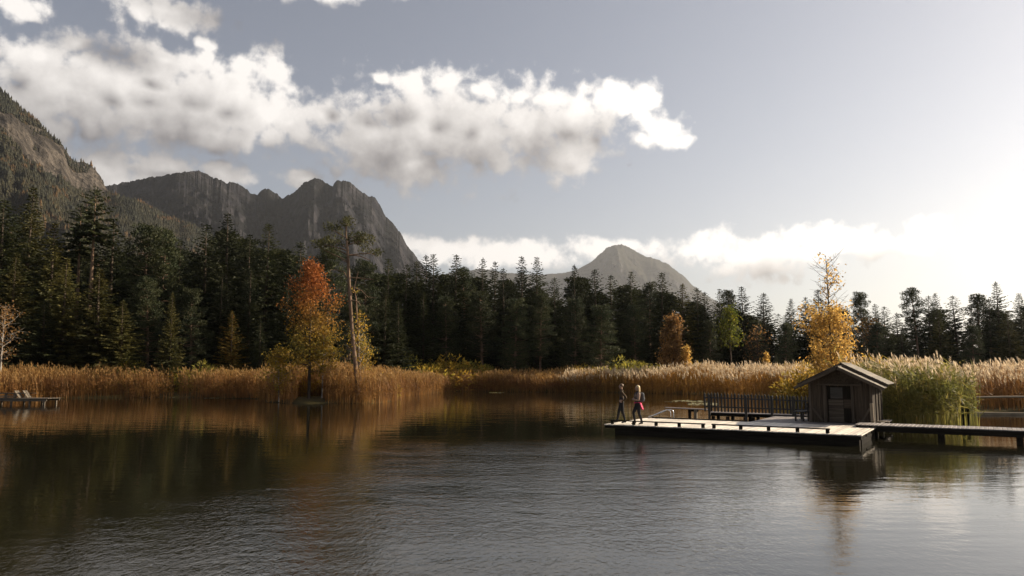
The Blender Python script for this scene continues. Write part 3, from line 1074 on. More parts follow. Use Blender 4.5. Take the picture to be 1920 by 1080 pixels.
FRONT = [
    ('o0', 28, 470, 80, 0.95, 'olive spruce behind the white-stemmed birch at left'),
    ('o1', 125, 478, 81, 1.0, 'sunlit olive spruce below the tall twin pines'),
    ('o0', 190, 500, 81, 1.25, 'broad drooping sunlit spruce in front of the left forest'),
    ('s4', 88, 560, 79, 1.0, 'short dark spruce at the forest foot near the birch'),
    ('y1', 75, 610, 78.5, 0.7, 'small green spruce behind the left reeds'),
    ('o1', 232, 560, 80, 1.0, 'short brown-green spruce right of the broad drooping one'),
    ('p3', 285, 520, 85, 0.8, 'bushy dark pine left of the golden young spruce'),
    ('y0', 325, 545, 78, 0.62, 'golden-green young spruce alone behind the left reeds'),
    ('p3', 365, 540, 84, 0.75, 'bushy dark pine between young spruce and larch'),
    ('l0', 437, 580, 78, 0.72, 'rusty larch behind the reeds left of the red tree'),
    ('y1', 490, 595, 79, 0.7, 'dark young spruce right of the rusty larch'),
    ('s2', 470, 500, 90, 0.9, 'dark spruce in front of the tallest massif spruce'),
    ('s1', 415, 505, 89, 0.9, 'dark spruce standing behind the rusty larch'),
    ('s0', 540, 520, 92, 0.9, 'dark spruce behind the left side of the red tree'),
    ('p3', 655, 560, 86, 0.9, 'grey-green pine behind the gnarled pine stem'),
    ('s2', 722, 540, 92, 0.9, 'green spruce right of the bare leaning stems'),
    ('y1', 748, 560, 94, 0.9, 'pointed green spruce at the bend of the shore'),
    ('s4', 795, 545, 104, 0.9, 'dark spruce above the golden willow bushes'),
    ('p1', 838, 555, 106, 0.8, 'dark pine above the golden willow bushes'),
    ('p1', 905, 545, 106, 0.9, 'round-headed pine left of the middle of the shore'),
    ('p3', 965, 560, 105, 0.8, 'grey-green pine in the middle of the shore'),
    ('p1', 1012, 550, 106, 0.8, 'pine with bare lower stem right of the middle'),
    ('p3', 1078, 560, 105, 0.8, 'pine with white snags left of the round leafy pine'),
    ('p3', 1125, 572, 101, 1.05, 'bushy rounded pine reaching down to the shore reeds'),
    ('p1', 1190, 570, 107, 0.8, 'pine with thin bare stem left of the copper birch'),
    ('p3', 1330, 600, 106, 0.7, 'dark bushy pine between copper birch and lime tree'),
    ('p1', 1415, 600, 106, 0.8, 'dark bushy pine right of the lime green tree'),
    ('y1', 1455, 660, 98, 0.8, 'little green spruce beside the orange sapling'),
    ('p3', 1470, 605, 105, 0.75, 'shaded pine left of the golden birch foot'),
    ('p3', 1640, 605, 102, 0.8, 'shaded pine behind the hut roof'),
    ('s4', 1690, 620, 101, 1.0, 'shaded spruce behind the seed-headed reeds'),
    ('o1', 1760, 590, 99, 0.9, 'brown-green spruce over the green reed clump'),
    ('p3', 1820, 610, 99, 0.8, 'shaded pine behind the right-hand reeds'),
    ('o0', 1888, 580, 97, 0.9, 'brown-green spruce near the right picture edge'),
]
for kind, px, top, Y, wd, lab in FRONT:
    conifer(kind, px, top, Y, lab, wd, GF)


def forest_interior():
    """the dark wood behind the first rows, read as one mass"""
    src = [spruce_mesh(20, 3.6, 0.04, 200 + i, 0.55, 0.25, 0.66, 0.03)[0] for i in range(2)] + [pine_mesh(20, 3.6, 0.15, 210, 46, 0.5)[0]]
    parts = []
    for px in np.arange(-70, 2000, 13.5):
        x = px + random.uniform(-8, 8)
        sky = np.interp(x, [s[1] for s in sorted(SKYLINE, key=lambda s: s[1])], [s[2] for s in sorted(SKYLINE, key=lambda s: s[1])])
        top = sky + random.uniform(24, 66)
        Y = np.interp(x, [0, 450, 700, 800, 1300, 1920], [104, 110, 112, 122, 122, 113]) + random.uniform(0, 16)
        p = at_depth(x, top, Y)
        H = p.z - 0.4
        T = src[random.randrange(3)].copy()
        a = random.uniform(0, 6.28)
        c, s = math.cos(a), math.sin(a)
        k = H / 20.0
        w = k ** 0.6 * 1.45
        X, Yy = T[..., 0].copy(), T[..., 1].copy()
        T[..., 0] = (X * c - Yy * s) * w + p.x
        T[..., 1] = (X * s + Yy * c) * w + Y
        T[..., 2] = T[..., 2] * k + 0.3
        parts.append(T)
    T = np.concatenate(parts)
    o = link('forest_interior', tris_obj(T, M['spruce'], 'forest_interior'))
    tag(o, 'dark shaded conifer wood filling the depth behind the forest edge', 'forest', kind='stuff')


forest_interior()

# ------------------------------------------------------------------ broadleaf trees
def rounded(t):
    return (0.55 + 0.45 * math.sin(math.pi * min(1, t * 1.15 + 0.08))) * (1 - 0.55 * t ** 3)


def conic(t):
    return 1.0 - 0.82 * t


def broad(name, label, cat, px, top, base_px, Y, R, base, nleaf, size, shape, leafm, barkm, seed, group=None, **kw):
    p = at_depth(px, top, Y)
    bx = at_depth(base_px, 690, Y).x
    g = float(ground_z(bx, Y)[0])
    H = p.z - g
    T, st = broadleaf_mesh(H, R, base, seed, nleaf, size, shape, **kw)
    d = make_tree_data(name, T, st, leafm, barkm)
    return plant_tree(name, label, cat, d, (bx, Y, g - 0.05), group=group)


broad('maple_tree', 'autumn tree turning from yellow below to red on the reedy point', 'tree', 575, 487, 581, 66.5, 3.0, 0.18, 8200, 0.15, lambda t: (0.55 + 0.45 * math.sin(math.pi * min(1, t * 0.8 + 0.2))) * (1 - 0.75 * t * t), M['maple'], M['bark'], 21, nlimb=52, upright=0.35, clump=0.26, bend=0.01)
broad('birch_tree', 'golden birch with bare feathery top behind the hut', 'birch', 1552, 484, 1556, 58, 2.45, 0.16, 6600, 0.15, lambda t: 1.0 - 0.55 * t, M['birch'], M['bark'], 22, nlimb=64, upright=0.75, leafy=(0.0, 0.62), clump=0.26, bend=0.008, stemr=0.008)
broad('birch_tree', 'copper-coloured birch above the pale reed plumes', 'birch', 1264, 597, 1262, 97, 2.3, 0.10, 5200, 0.24, lambda t: (1.0 - 0.75 * t) * (0.75 + min(0.25, t)), M['copper'], M['bark'], 23, upright=1.0, clump=0.32)
broad('birch_tree', 'small bright yellow birch at the right foot of the copper birch', 'birch', 1288, 652, 1287, 95, 0.8, 0.1, 1100, 0.2, conic, M['birch'], M['bark'], 24, nlimb=22, upright=1.0, clump=0.25)
broad('lime_tree', 'lime green tree glowing before the dark conifers', 'tree', 1375, 576, 1372, 99, 1.6, 0.52, 1900, 0.22, rounded, M['lime'], M['bark'], 25, upright=0.5, clump=0.42)
broad('rowan_tree', 'rusty orange tree low between lime tree and hut birch', 'tree', 1420, 612, 1420, 104, 2.4, 0.35, 520, 0.26, rounded, M['copper'], M['bark'], 26, upright=0.5, clump=0.4)
broad('larch_sapling', 'slim orange sapling beside the little green spruce', 'tree', 1437, 662, 1437, 97, 0.62, 0.06, 900, 0.18, conic, M['birch'], M['bark'], 27, nlimb=24, upright=0.9, clump=0.18)
broad('rowan_tree', 'rust-red foliage tree in front of the broad dark conifer', 'tree', 1634, 596, 1634, 104, 1.7, 0.6, 380, 0.26, rounded, M['copper'], M['bark'], 28, upright=0.5, clump=0.4)
broad('birch_tree', 'white-stemmed birch with thin golden leaves at left edge', 'birch', 22, 568, 2, 76, 2.0, 0.35, 650, 0.17, rounded, M['copper'], M['birch_bark'], 29, nlimb=26, upright=0.8, clump=0.3, bend=0.06)
broad('birch_tree', 'leaning half-bare birch right of the gnarled pine', 'birch', 700, 596, 672, 66.5, 1.2, 0.35, 620, 0.14, rounded, M['bush'], M['birch_bark'], 30, nlimb=26, upright=1.2, clump=0.3, bend=0.05)
broad('birch_tree', 'thin half-bare birch stem between the shore reeds', 'birch', 712, 640, 690, 67.5, 0.8, 0.4, 700, 0.14, rounded, M['bush'], M['birch_bark'], 31, nlimb=18, upright=1.2, clump=0.3, bend=0.08)
broad('birch_sapling', 'golden sapling at the left foot of the red tree', 'tree', 523, 655, 525, 66.0, 1.4, 0.2, 2400, 0.14, rounded, M['bush'], M['birch_bark'], 32, nlimb=24, upright=0.8, clump=0.28)
broad('birch_sapling', 'yellow-leaved sapling leaning right of the red tree stem', 'tree', 620, 620, 605, 66.8, 1.3, 0.3, 2200, 0.14, rounded, M['maple'], M['birch_bark'], 33, nlimb=22, upright=0.9, clump=0.28)


def gnarled_pine():
    Y = 66.0
    base = at_depth(672, 746, Y)
    g = float(ground_z(base.x, Y)[0])
    O = Vector((base.x, Y, g - 0.1))

    def L(px, py, dy=0.0):
        return at_depth(px, py, Y + dy) - O
    tr = [L(672, 752), L(668, 700), L(660, 620), L(655, 540), L(652, 475), L(649, 440), L(648, 420)]
    tr[0].z = -0.3
    stems = [(tr, [0.24, 0.21, 0.17, 0.15, 0.13, 0.07, 0.03])]
    live = [((652, 470), (625, 462), (600, 458), -0.6), ((651, 460), (672, 452), (690, 455), 0.5), ((650, 446), (632, 436), (622, 430), 0.4), ((650, 450), (668, 442), (684, 448), -0.5),
            ((649, 436), (650, 425), (652, 416), 0.0), ((651, 466), (640, 458), (616, 452), 1.0), ((651, 455), (660, 450), (676, 460), 1.2), ((652, 478), (690, 475), (704, 478), 0.8), ((653, 490), (610, 470), (596, 462), 0.9)]
    T = []
    for a, b, c, dy in live:
        A, B, C = L(*a), L(*b, dy * 0.5), L(*c, dy)
        stems.append(([A, B, C], [0.06, 0.04, 0.015]))
        for s in (0.35, 0.7, 1.0):
            q = B.lerp(C, s) if s > 0.4 else A.lerp(B, 0.9)
            for _ in range(3):
                T.append(puff(q + Vector((random.uniform(-.45, .45), random.uniform(-.5, .5), random.uniform(0, .4))), random.uniform(0.25, 0.6), 34, 0.75, 0.22))
    dead = [((652, 478), (640, 472), (627, 467)), ((652, 478), (675, 480), (694, 488)), ((654, 525), (645, 510), (628, 505)), ((655, 520), (680, 522), (700, 524)), ((656, 536), (678, 545), (690, 557), (706, 559)),
            ((657, 558), (664, 540), (672, 508)), ((652, 492), (640, 487)), ((658, 562), (672, 566), (676, 574)), ((663, 655), (650, 652), (647, 658)), ((655, 545), (640, 560), (632, 556))]
    for k, pl in enumerate(dead):
        stems.append(([L(*q, 0.15 * i * (-1) ** k) for i, q in enumerate(pl)], [0.055, 0.04, 0.025, 0.012][:len(pl)] if len(pl) > 2 else [0.05, 0.02]))
    d = make_tree_data('gnarled_pine', np.concatenate(T), stems, M['pine_olive'], M['pine_bark'], 8)
    plant_tree('pine_tree', 'gnarled pine with bare stubs and flat top on the reedy point', 'pine', d, O)
    # thin companion stem
    O2 = Vector((at_depth(676, 746, 66.4).x, 66.4, g - 0.1))
    st = [([at_depth(678, 752, 66.4) - O2, at_depth(674, 690, 66.4) - O2, at_depth(670, 620, 66.4) - O2, at_depth(668, 562, 66.4) - O2, at_depth(664, 540, 66.4) - O2], [0.13, 0.1, 0.08, 0.06, 0.02])]
    st[0][0][0].z = -0.3
    for a, b in (((669, 600), (676, 588)), ((671, 640), (662, 630)), ((668, 565), (676, 570)), ((672, 660), (680, 650))):
        st.append(([at_depth(*a, 66.4) - O2, at_depth(*b, 66.5) - O2], [0.03, 0.01]))
    T = [puff(at_depth(x, y, 66.4) - O2, 0.4, 30, 0.7, 0.2) for x, y in ((676, 588), (662, 630), (680, 650), (665, 545))]
    d = make_tree_data('snag', np.concatenate(T), st, M['bush'], M['pine_bark'], 7)
    plant_tree('dead_tree', 'thin bare stem standing close beside the gnarled pine', 'tree', d, O2)


gnarled_pine()

# ------------------------------------------------------------------ bushes
def bush_data(name, R, H, n, size, mat, seed):
    rs = random.Random(seed)
    T, st = [], []
    for k in range(26):
        a, r = rs.uniform(0, 6.28), R * math.sqrt(rs.random())
        z = H * (1 - 0.6 * (r / R) ** 2) * rs.uniform(0.55, 1.0)
        c = (math.cos(a) * r, math.sin(a) * r, z)
        st.append(([(c[0] * 0.15, c[1] * 0.15, -0.2), (c[0] * 0.6, c[1] * 0.6, z * 0.6), c], [0.04, 0.025, 0.01]))
        T.append(puff((c[0], c[1], z * 0.8), 0.33 * R, n // 40, 0.9, size))
        T.append(puff((c[0] * 1.05, c[1] * 1.05, z * 0.4), 0.36 * R, n // 60, 1.0, size))
    return make_tree_data(name, np.concatenate(T), st, mat, M['bark'], 5)


BUSH = {'g0': bush_data('gold_bush', 2.4, 2.8, 4200, 0.26, M['bush'], 1), 'g1': bush_data('gold_bush', 1.8, 2.4, 3200, 0.24, M['bush'], 2), 'n0': bush_data('green_bush', 2.2, 2.6, 3600, 0.26, M['bush_green'], 3)}
for kind, px, top, Y, wide, lab in (
        ('g0', 828, 668, 103, 1.25, 'rounded golden willow bush, tallest behind the inner bay reeds'),
        ('g1', 795, 676, 101, 1.1, 'golden bush touching the left of the tallest willow bush'),
        ('n0', 880, 680, 104, 1.2, 'olive green bush right of the golden willow bushes'),
        ('n0', 762, 668, 100, 1.0, 'green bush at the bend where the point joins the shore'),
        ('g1', 1088, 675, 99, 0.75, 'orange bush poking up before the rounded pine'),
        ('n0', 1162, 672, 101, 1.1, 'dull green mound below the rounded pine'),
        ('n0', 1205, 682, 101, 1.2, 'low olive mound left of the copper birch'),
        ('g1', 1325, 672, 97, 1.0, 'brownish bush right of the small yellow birch'),
        ('g1', 1490, 668, 88, 0.9, 'orange twiggy bush left of the golden birch foot'),
        ('g1', 1590, 650, 66, 0.85, 'golden undergrowth bush behind the hut roof'),
        ('g1', 1525, 668, 66, 0.9, 'golden undergrowth bush beside the left hut eave'),
        ('n0', 220, 670, 85, 0.8, 'yellow-green bush in the left reeds, biggest there'),
        ('g1', 190, 680, 84, 0.75, 'golden bush left of the biggest yellow-green bush'),
        ('g1', 325, 680, 83.5, 0.7, 'golden bush at the foot of the golden-green young spruce'),
        ('n0', 380, 680, 84, 0.8, 'green bush between young spruce and rusty larch'),
        ('n0', 80, 690, 83, 0.75, 'dark green bush below the left olive spruces'),
        ('g1', 470, 688, 82, 0.7, 'golden scrub right of the rusty larch'),
        ('g1', 592, 690, 71, 0.7, 'low golden scrub behind the red tree stem'),
        ('g1', 640, 690, 71.0, 0.7, 'golden scrub between red tree and gnarled pine'),
        ('g1', 708, 688, 74, 0.7, 'golden scrub at the tip of the reedy point')):
    p = at_depth(px, top, Y)
    g = float(ground_z(p.x, Y)[0])
    s = (p.z + 0.012 * Y / 2 - g) / 2.75
    wide *= 1.2
    nm = 'willow_bush'
    plant_tree(nm, lab, 'bush', BUSH[kind], (p.x, Y, g - 0.05), (s * wide, s * wide, s), random.uniform(0, 6.28), 'bushes along the reed belt')


# ------------------------------------------------------------------ reeds
def reed_mat(name, ca, cb, low, transl=0.45):
    m, t, out = new_mat(name)
    geo = t.n('ShaderNodeNewGeometry')
    n = t.mapr(t.noise(geo.outputs['Position'], 0.35, 4, 0.6), 0.35, 0.65)
    c = t.mix(n, ca, cb)
    c = t.mix(t.mapr(t.noise(geo.outputs['Position'], 1.3, 2), 0.5, 0.75, 0, 0.7), c, low)
    r = t.math('MULTIPLY_ADD', geo.outputs['Random Per Island'], 0.8, 0.6)
    s = t.vmath('SCALE', c, None)
    t.link(r, s.node.inputs['Scale'])
    c = s.node.outputs[0]
    b = principled(t, c, 0.6, 0.3)
    tr = t.n('ShaderNodeBsdfTranslucent')
    t.link(c, tr.inputs['Color'])
    mx = t.n('ShaderNodeMixShader')
    mx.inputs[0].default_value = transl
    t.link(b.outputs[0], mx.inputs[1])
    t.link(tr.outputs[0], mx.inputs[2])
    t.link(mx.outputs[0], out.inputs[0])
    return m


M['reed'] = reed_mat('reed_stems', (0.22, 0.105, 0.036), (0.31, 0.16, 0.046), (0.16, 0.10, 0.036))
M['reed_gold'] = reed_mat('golden_reed_stems', (0.31, 0.150, 0.036), (0.40, 0.215, 0.052), (0.24, 0.15, 0.04))
M['reed_green'] = reed_mat('green_reed_leaves', (0.15, 0.155, 0.04), (0.25, 0.21, 0.055), (0.36, 0.25, 0.07), 0.5)
M['plume'] = reed_mat('reed_plumes', (0.52, 0.40, 0.26), (0.66, 0.54, 0.38), (0.40, 0.28, 0.15), 0.5)
M['plume_brown'] = reed_mat('brown_reed_plumes', (0.30, 0.175, 0.06), (0.40, 0.24, 0.08), (0.24, 0.13, 0.045), 0.45)


def in_poly(P, poly):
    poly = np.asarray(poly, float)
    ins = np.zeros(len(P), bool)
    for i in range(len(poly)):
        a, b = poly[i], poly[(i + 1) % len(poly)]
        c = ((a[1] > P[:, 1]) != (b[1] > P[:, 1]))
        with np.errstate(divide='ignore', invalid='ignore'):
            xi = (b[0] - a[0]) * (P[:, 1] - a[1]) / (b[1] - a[1]) + a[0]
        ins ^= c & (P[:, 0] < xi)
    return ins


def reeds(name, label, poly, dens, height, stemm, plumem, plume_frac, leaves=3, leafw=0.05, lean=0.10, hvar=0.10, edge_drop=None, plume=0.36, minshore=-1.5, seed=0, stemw=0.022, wave=0.36):
    poly = np.asarray(poly, float)
    lo, hi = poly.min(0), poly.max(0)
    area = np.prod(hi - lo)
    P = RNG.uniform(lo, hi, size=(int(area * dens), 2))
    P = P[in_poly(P, poly)]
    sd = shore_dist(P)
    P = P[sd > minshore]
    cl = fbm(P[:, 0] * 0.55 + 3, P[:, 1] * 0.55, 3, 40 + seed)
    P = P[RNG.uniform(0, 1, len(P)) < np.clip((cl - 0.22) * 3.2, 0.15, 1)]
    n = len(P)
    gz = np.maximum(ground_z(P[:, 0], P[:, 1]), -0.25)
    hh = height * (1 + wave * (fbm(P[:, 0] * 0.22, P[:, 1] * 0.22, 3, 60 + seed) - 0.5) * 2) * RNG.normal(1, hvar, n).clip(0.6, 1.25)
    B = np.stack([P[:, 0], P[:, 1], gz], 1)
    la = RNG.uniform(0, 6.28, n)
    lr = np.abs(RNG.normal(0, lean, n)) * hh
    wx = -0.045 * hh
    Tp = B + np.stack([np.cos(la) * lr + wx, np.sin(la) * lr, hh], 1)
    Md = B + np.stack([np.cos(la) * lr * 0.3, np.sin(la) * lr * 0.3, hh * 0.55], 1)
    sa = RNG.uniform(0, 3.14, n)
    S = np.stack([np.cos(sa), np.sin(sa), 0 * sa], 1) * stemw
    V, T, MI = [], [], []
    off = 0

    def add(tri, mi):
        nonlocal off
        k = tri.shape[1]
        V.append(tri.reshape(-1, 3))
        T.append(np.arange(off, off + tri.shape[0] * 3).reshape(-1, 3))
        MI.append(np.full(tri.shape[0], mi))
        off += tri.shape[0] * 3
    add(np.stack([B - S, B + S, Md], 1), 0)
    add(np.stack([Md - S * 0.8, Md + S * 0.8, Tp], 1), 0)
    for k in range(leaves):
        f = RNG.uniform(0.25, 0.95, n)
        base = np.where((f < 0.55)[:, None], B + (Md - B) * (f / 0.55)[:, None], Md + (Tp - Md) * ((f - 0.55) / 0.45)[:, None])
        an = RNG.uniform(0, 6.28, n)
        ll = RNG.uniform(0.35, 0.75, n) * height / 3.0
        dv = np.stack([np.cos(an) * ll * 0.75 - 0.06, np.sin(an) * ll * 0.75, ll * RNG.uniform(-0.25, 0.75, n)], 1)
        sd_ = np.stack([-np.sin(an), np.cos(an), RNG.uniform(-1, 1, n)], 1) * leafw * 0.6
        add(np.stack([base - sd_, base + sd_, base + dv], 1), 0)
    pk = RNG.uniform(0, 1, n) < plume_frac
    if pk.any():
        tp = Tp[pk]
        m = len(tp)
        for k in range(5):
            an = RNG.uniform(0, 6.28, m)
            ll = plume * RNG.uniform(0.4, 1.1, m)
            o = tp - np.stack([0 * an, 0 * an, RNG.uniform(0.0, 0.34, m) * plume / 0.4], 1)
            dv = np.stack([np.cos(an) * ll * 0.30 - ll * 0.25, np.sin(an) * ll * 0.30, ll], 1)
            sd_ = np.stack([-np.sin(an), np.cos(an), 0 * an], 1) * (plume * 0.085)
            mid = o + dv * 0.45
            add(np.stack([o, mid + sd_, o + dv], 1), 1)
            add(np.stack([o, o + dv, mid - sd_], 1), 1)
    o = link(name, mesh_np(name, np.concatenate(V), np.concatenate(T), [stemm, plumem], np.concatenate(MI)))
    tag(o, label, 'reeds', kind='stuff')
    return o


def W(x, y, z=0.0):
    p = on_plane(x, y, z)
    return (p.x, p.y)


reeds('reed_belt', 'brown reed belt along the left shore', [(-72, 63), W(0, 751), W(100, 747.5), W(300, 745.5), W(480, 748), (-22.5, 79.5), (-50, 80), (-78, 79)], 40, 2.40, M['reed'], M['plume_brown'], 0.35, seed=1, plume=0.3, minshore=-2.5)
reeds('reed_belt', 'rust and yellow-green reeds on the point with the red tree', [W(478, 752), W(512, 756), W(548, 757), W(560, 752), W(600, 752), W(612, 757), W(700, 758), W(742, 753), W(760, 744), (-9, 88), (-24, 84)], 42, 2.2, M['reed'], M['plume_brown'], 0.4, seed=2, plume=0.3, minshore=-0.6)
reeds('reed_belt', 'copper reeds around the inner bay', [W(742, 746), W(850, 734.5), W(1000, 735.5), W(1120, 736.5), (18, 108), (-12, 110), (-12, 84)], 34, 2.05, M['reed'], M['plume_brown'], 0.4, seed=3, plume=0.32, minshore=-3.0)
reeds('reed_belt', 'tall reeds with pale plumes behind the picket fence', [W(1050, 736), W(1150, 736.5), W(1300, 739.5), W(1430, 743.5), W(1500, 749), W(1580, 758), (38, 76), (38, 88), (8, 99)], 36, 2.3, M['reed_gold'], M['plume'], 0.40, seed=4, plume=0.40, minshore=-2.5)
reeds('reed_belt', 'golden reeds with seed heads behind the hut', [W(1500, 748), W(1600, 762), W(1700, 779), (30, 52), (36, 66), (26, 76)], 30, 2.3, M['reed_gold'], M['plume'], 0.26, seed=5, plume=0.46, hvar=0.2, wave=0.35)
reeds('reed_belt', 'shaded reeds with bright plumes by the log rail', [(29.5, 50.5), (34, 52.0), (44, 50), (56, 56), (52, 74), (34, 68)], 32, 2.25, M['reed'], M['plume'], 0.32, seed=6, plume=0.44, hvar=0.17, wave=0.35)
reeds('reed_clump', 'green-leaved reed clump beside the hut', [(19.8, 38.2), (22, 38.2), (24, 38.8), (25.1, 41), (25.4, 44.5), (23, 47), (20, 46)], 34, 3.2, M['reed_green'], M['plume'], 0.16, leaves=8, leafw=0.055, lean=0.16, seed=7, plume=0.4, minshore=-99, wave=0.35)


def lily_pads():
    Vs, Fs, off = [], [], 0
    for (x0, x1, y0, y1, n) in ((1248, 1330, 752.5, 754, 50), (1262, 1316, 751, 752, 30), (1290, 1345, 755.5, 760, 70), (180, 450, 743.5, 745.5, 120), (385, 415, 745, 747, 25), (985, 1010, 734.5, 735, 10), (920, 945, 735.5, 737, 14)):
        for k in range(n):
            p = on_plane(random.uniform(x0, x1), random.uniform(y0, y1), 0)
            r = random.uniform(0.10, 0.22)
            a0 = random.uniform(0, 6.28)
            ring = [(p.x, p.y, 0.014)]
            tilt = random.uniform(-0.08, 0.12)
            for i in range(9):
                a = a0 + 5.9 * i / 8
                ring.append((p.x + r * math.cos(a), p.y + r * math.sin(a), 0.014 + max(0, tilt * r * math.cos(a - a0) * 2)))
            Vs += ring
            Fs += [(off, off + 1 + i, off + 2 + i) for i in range(8)]
            off += 10
    o = link('lily_pads', mesh_np('lily_pads', np.array(Vs), np.array(Fs), M['lily']))
    tag(o, 'floating lily pads in thin rafts on the calm water', 'lily pads', kind='stuff')


lily_pads()


# ------------------------------------------------------------------ jetty
A0 = on_plane(1133, 795, 0.42)
UU = Vector((0.8463128, -0.5326863, 0))
VV = Vector((0.5326863, 0.8463128, 0))


def D(a, b, z):
    return Vector((A0.x, A0.y, 0)) + UU * a + VV * b + Vector((0, 0, z))


DK = 0.42
VERT = tuple(VV)


def planks_along_v(parent, a0, a1, b0, b1, ztop, pitch, th, mat, gap=0.010, jit=0.02):
    n = max(1, int(round((a1 - a0) / pitch)))
    w = (a1 - a0) / n
    for i in range(n):
        a = a0 + (i + 0.5) * w
        dz = random.uniform(-0.004, 0.004)
        beam('plank', D(a, b0 + random.uniform(-jit, jit), ztop - th / 2 + dz), D(a, b1 + random.uniform(-jit, jit), ztop - th / 2 + dz), w - gap, th, mat, parent)


def planks_along_u(parent, a0, a1, b0, b1, ztop, pitch, th, mat, gap=0.010, jit=0.03):
    n = max(1, int(round((b1 - b0) / pitch)))
    w = (b1 - b0) / n
    for i in range(n):
        b = b0 + (i + 0.5) * w
        dz = random.uniform(-0.004, 0.004)
        beam('plank', D(a0 + random.uniform(-jit, jit), b, ztop - th / 2 + dz), D(a1 + random.uniform(-jit, jit), b, ztop - th / 2 + dz), w - gap, th, mat, parent)


def jetty():
    e = thing('jetty', 'wide sunlit plank jetty with low edge rail, two people standing on it', 'jetty', D(5.4, 2.5, 0))
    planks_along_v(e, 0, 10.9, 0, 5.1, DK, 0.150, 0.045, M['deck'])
    for b in (0.05, 1.7, 3.4, 5.05):
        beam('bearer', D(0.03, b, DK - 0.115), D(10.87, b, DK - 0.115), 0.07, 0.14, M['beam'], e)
    for a in (0.55, 10.8):
        beam('bearer', D(a, 0.10, DK - 0.115), D(a, 5.0, DK - 0.115), 0.06, 0.139, M['beam'], e)
    # long timber floats below
    for b in (0.22, 1.6, 3.2, 4.7):
        beam('float', D(0.5, b, 0.10), D(10.8, b, 0.10), 0.34, 0.26, M['beam'], e)
    for a in (0.62, 10.72):
        beam('float', D(a, 0.40, 0.10), D(a, 4.5, 0.10), 0.24, 0.25, M['beam'], e)
    # low edge rail on blocks, in two lengths
    for (a0, a1, n) in ((0.25, 4.72, 5), (5.0, 9.75, 5)):
        r = beam('edge_rail', D(a0, 0.13, DK + 0.175), D(a1, 0.13, DK + 0.175), 0.09, 0.05, M['beam'], e)
        for k in range(n):
            a = a0 + 0.1 + (a1 - a0 - 0.2) * k / (n - 1)
            beam('block', D(a - 0.07, 0.13, DK + 0.077), D(a + 0.07, 0.13, DK + 0.077), 0.085, 0.146, M['beam'], r)
    for (a0, a1) in ((0.35, 2.3), (2.36, 5.2)):
        beam('edge_board', D(a0, 5.04, DK + 0.032), D(a1, 5.04, DK + 0.032), 0.10, 0.055, M['beam'], e)


def hut_platform():
    e = thing('hut_platform', 'plank platform carrying the hut behind the sunlit jetty', 'jetty', D(8, 7.5, 0))
    planks_along_v(e, 5.3, 11.0, 5.13, 10.3, DK - 0.004, 0.16, 0.045, M['walk'])
    for b in (5.25, 7.5, 10.2):
        beam('bearer', D(5.33, b, DK - 0.12), D(10.97, b, DK - 0.12), 0.09, 0.14, M['beam'], e)
    for a in (5.6, 8.2, 10.8):
        for b in (5.35, 7.6, 10.05):
            beam('post', D(a, b, -0.6), D(a, b, DK - 0.19), 0.16, 0.16, M['beam'], e, up=VERT)


def walkway():
    e = thing('walkway', 'narrow plank walkway leading right from the jetty over the water', 'walkway', D(16, 4.8, 0))
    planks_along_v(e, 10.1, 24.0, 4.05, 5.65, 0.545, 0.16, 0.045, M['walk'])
    for b in (4.12, 5.55):
        beam('bearer', D(10.95, b, 0.545 - 0.165), D(23.95, b, 0.545 - 0.165), 0.10, 0.23, M['beam'], e)
    for a in (10.2, 10.7):
        beam('sleeper', D(a, 4.1, 0.46), D(a, 5.05, 0.46), 0.10, 0.074, M['beam'], e)
    for a in (13.35, 16.1, 18.9, 21.6):
        for b in (4.15, 5.5):
            beam('post', D(a, b, -0.8), D(a, b, 0.26), 0.20, 0.20, M['beam'], e, up=VERT)
        beam('cross_beam', D(a, 3.95, 0.20), D(a, 5.75, 0.20), 0.10, 0.12, M['beam'], e)


def swim_ladder():
    e = thing('swim_ladder', 'bent steel swim ladder rails at the back edge of the jetty', 'ladder', D(0.7, 5.15, DK))
    for db in (0.0, 0.42):
        pts = [D(1.32, 5.16 + db, -0.45 if db else DK), D(1.32, 5.16 + db, 0.70), D(1.27, 5.16 + db, 0.82), D(1.12, 5.16 + db, 0.87), D(0.95, 5.16 + db, 0.82), D(0.35, 5.16 + db, 0.56), D(0.10, 5.16 + db, 0.47)]
        sm = [pts[0]]
        for i in range(len(pts) - 1):
            sm.append(pts[i].lerp(pts[i + 1], 0.5))
            sm.append(pts[i + 1])
        me = tubes_mesh('handrail', [([p - Vector(e.location) for p in sm], [0.022] * len(sm))], M['steel'], 8)
        link('handrail', me, e)
    for z in (0.30, 0.0, -0.3):
        me = tubes_mesh('rung', [([D(1.32, 5.18, z) - e.location, D(1.32, 5.56, z) - e.location], [0.018, 0.018])], M['steel'], 7)
        link('rung', me, e)


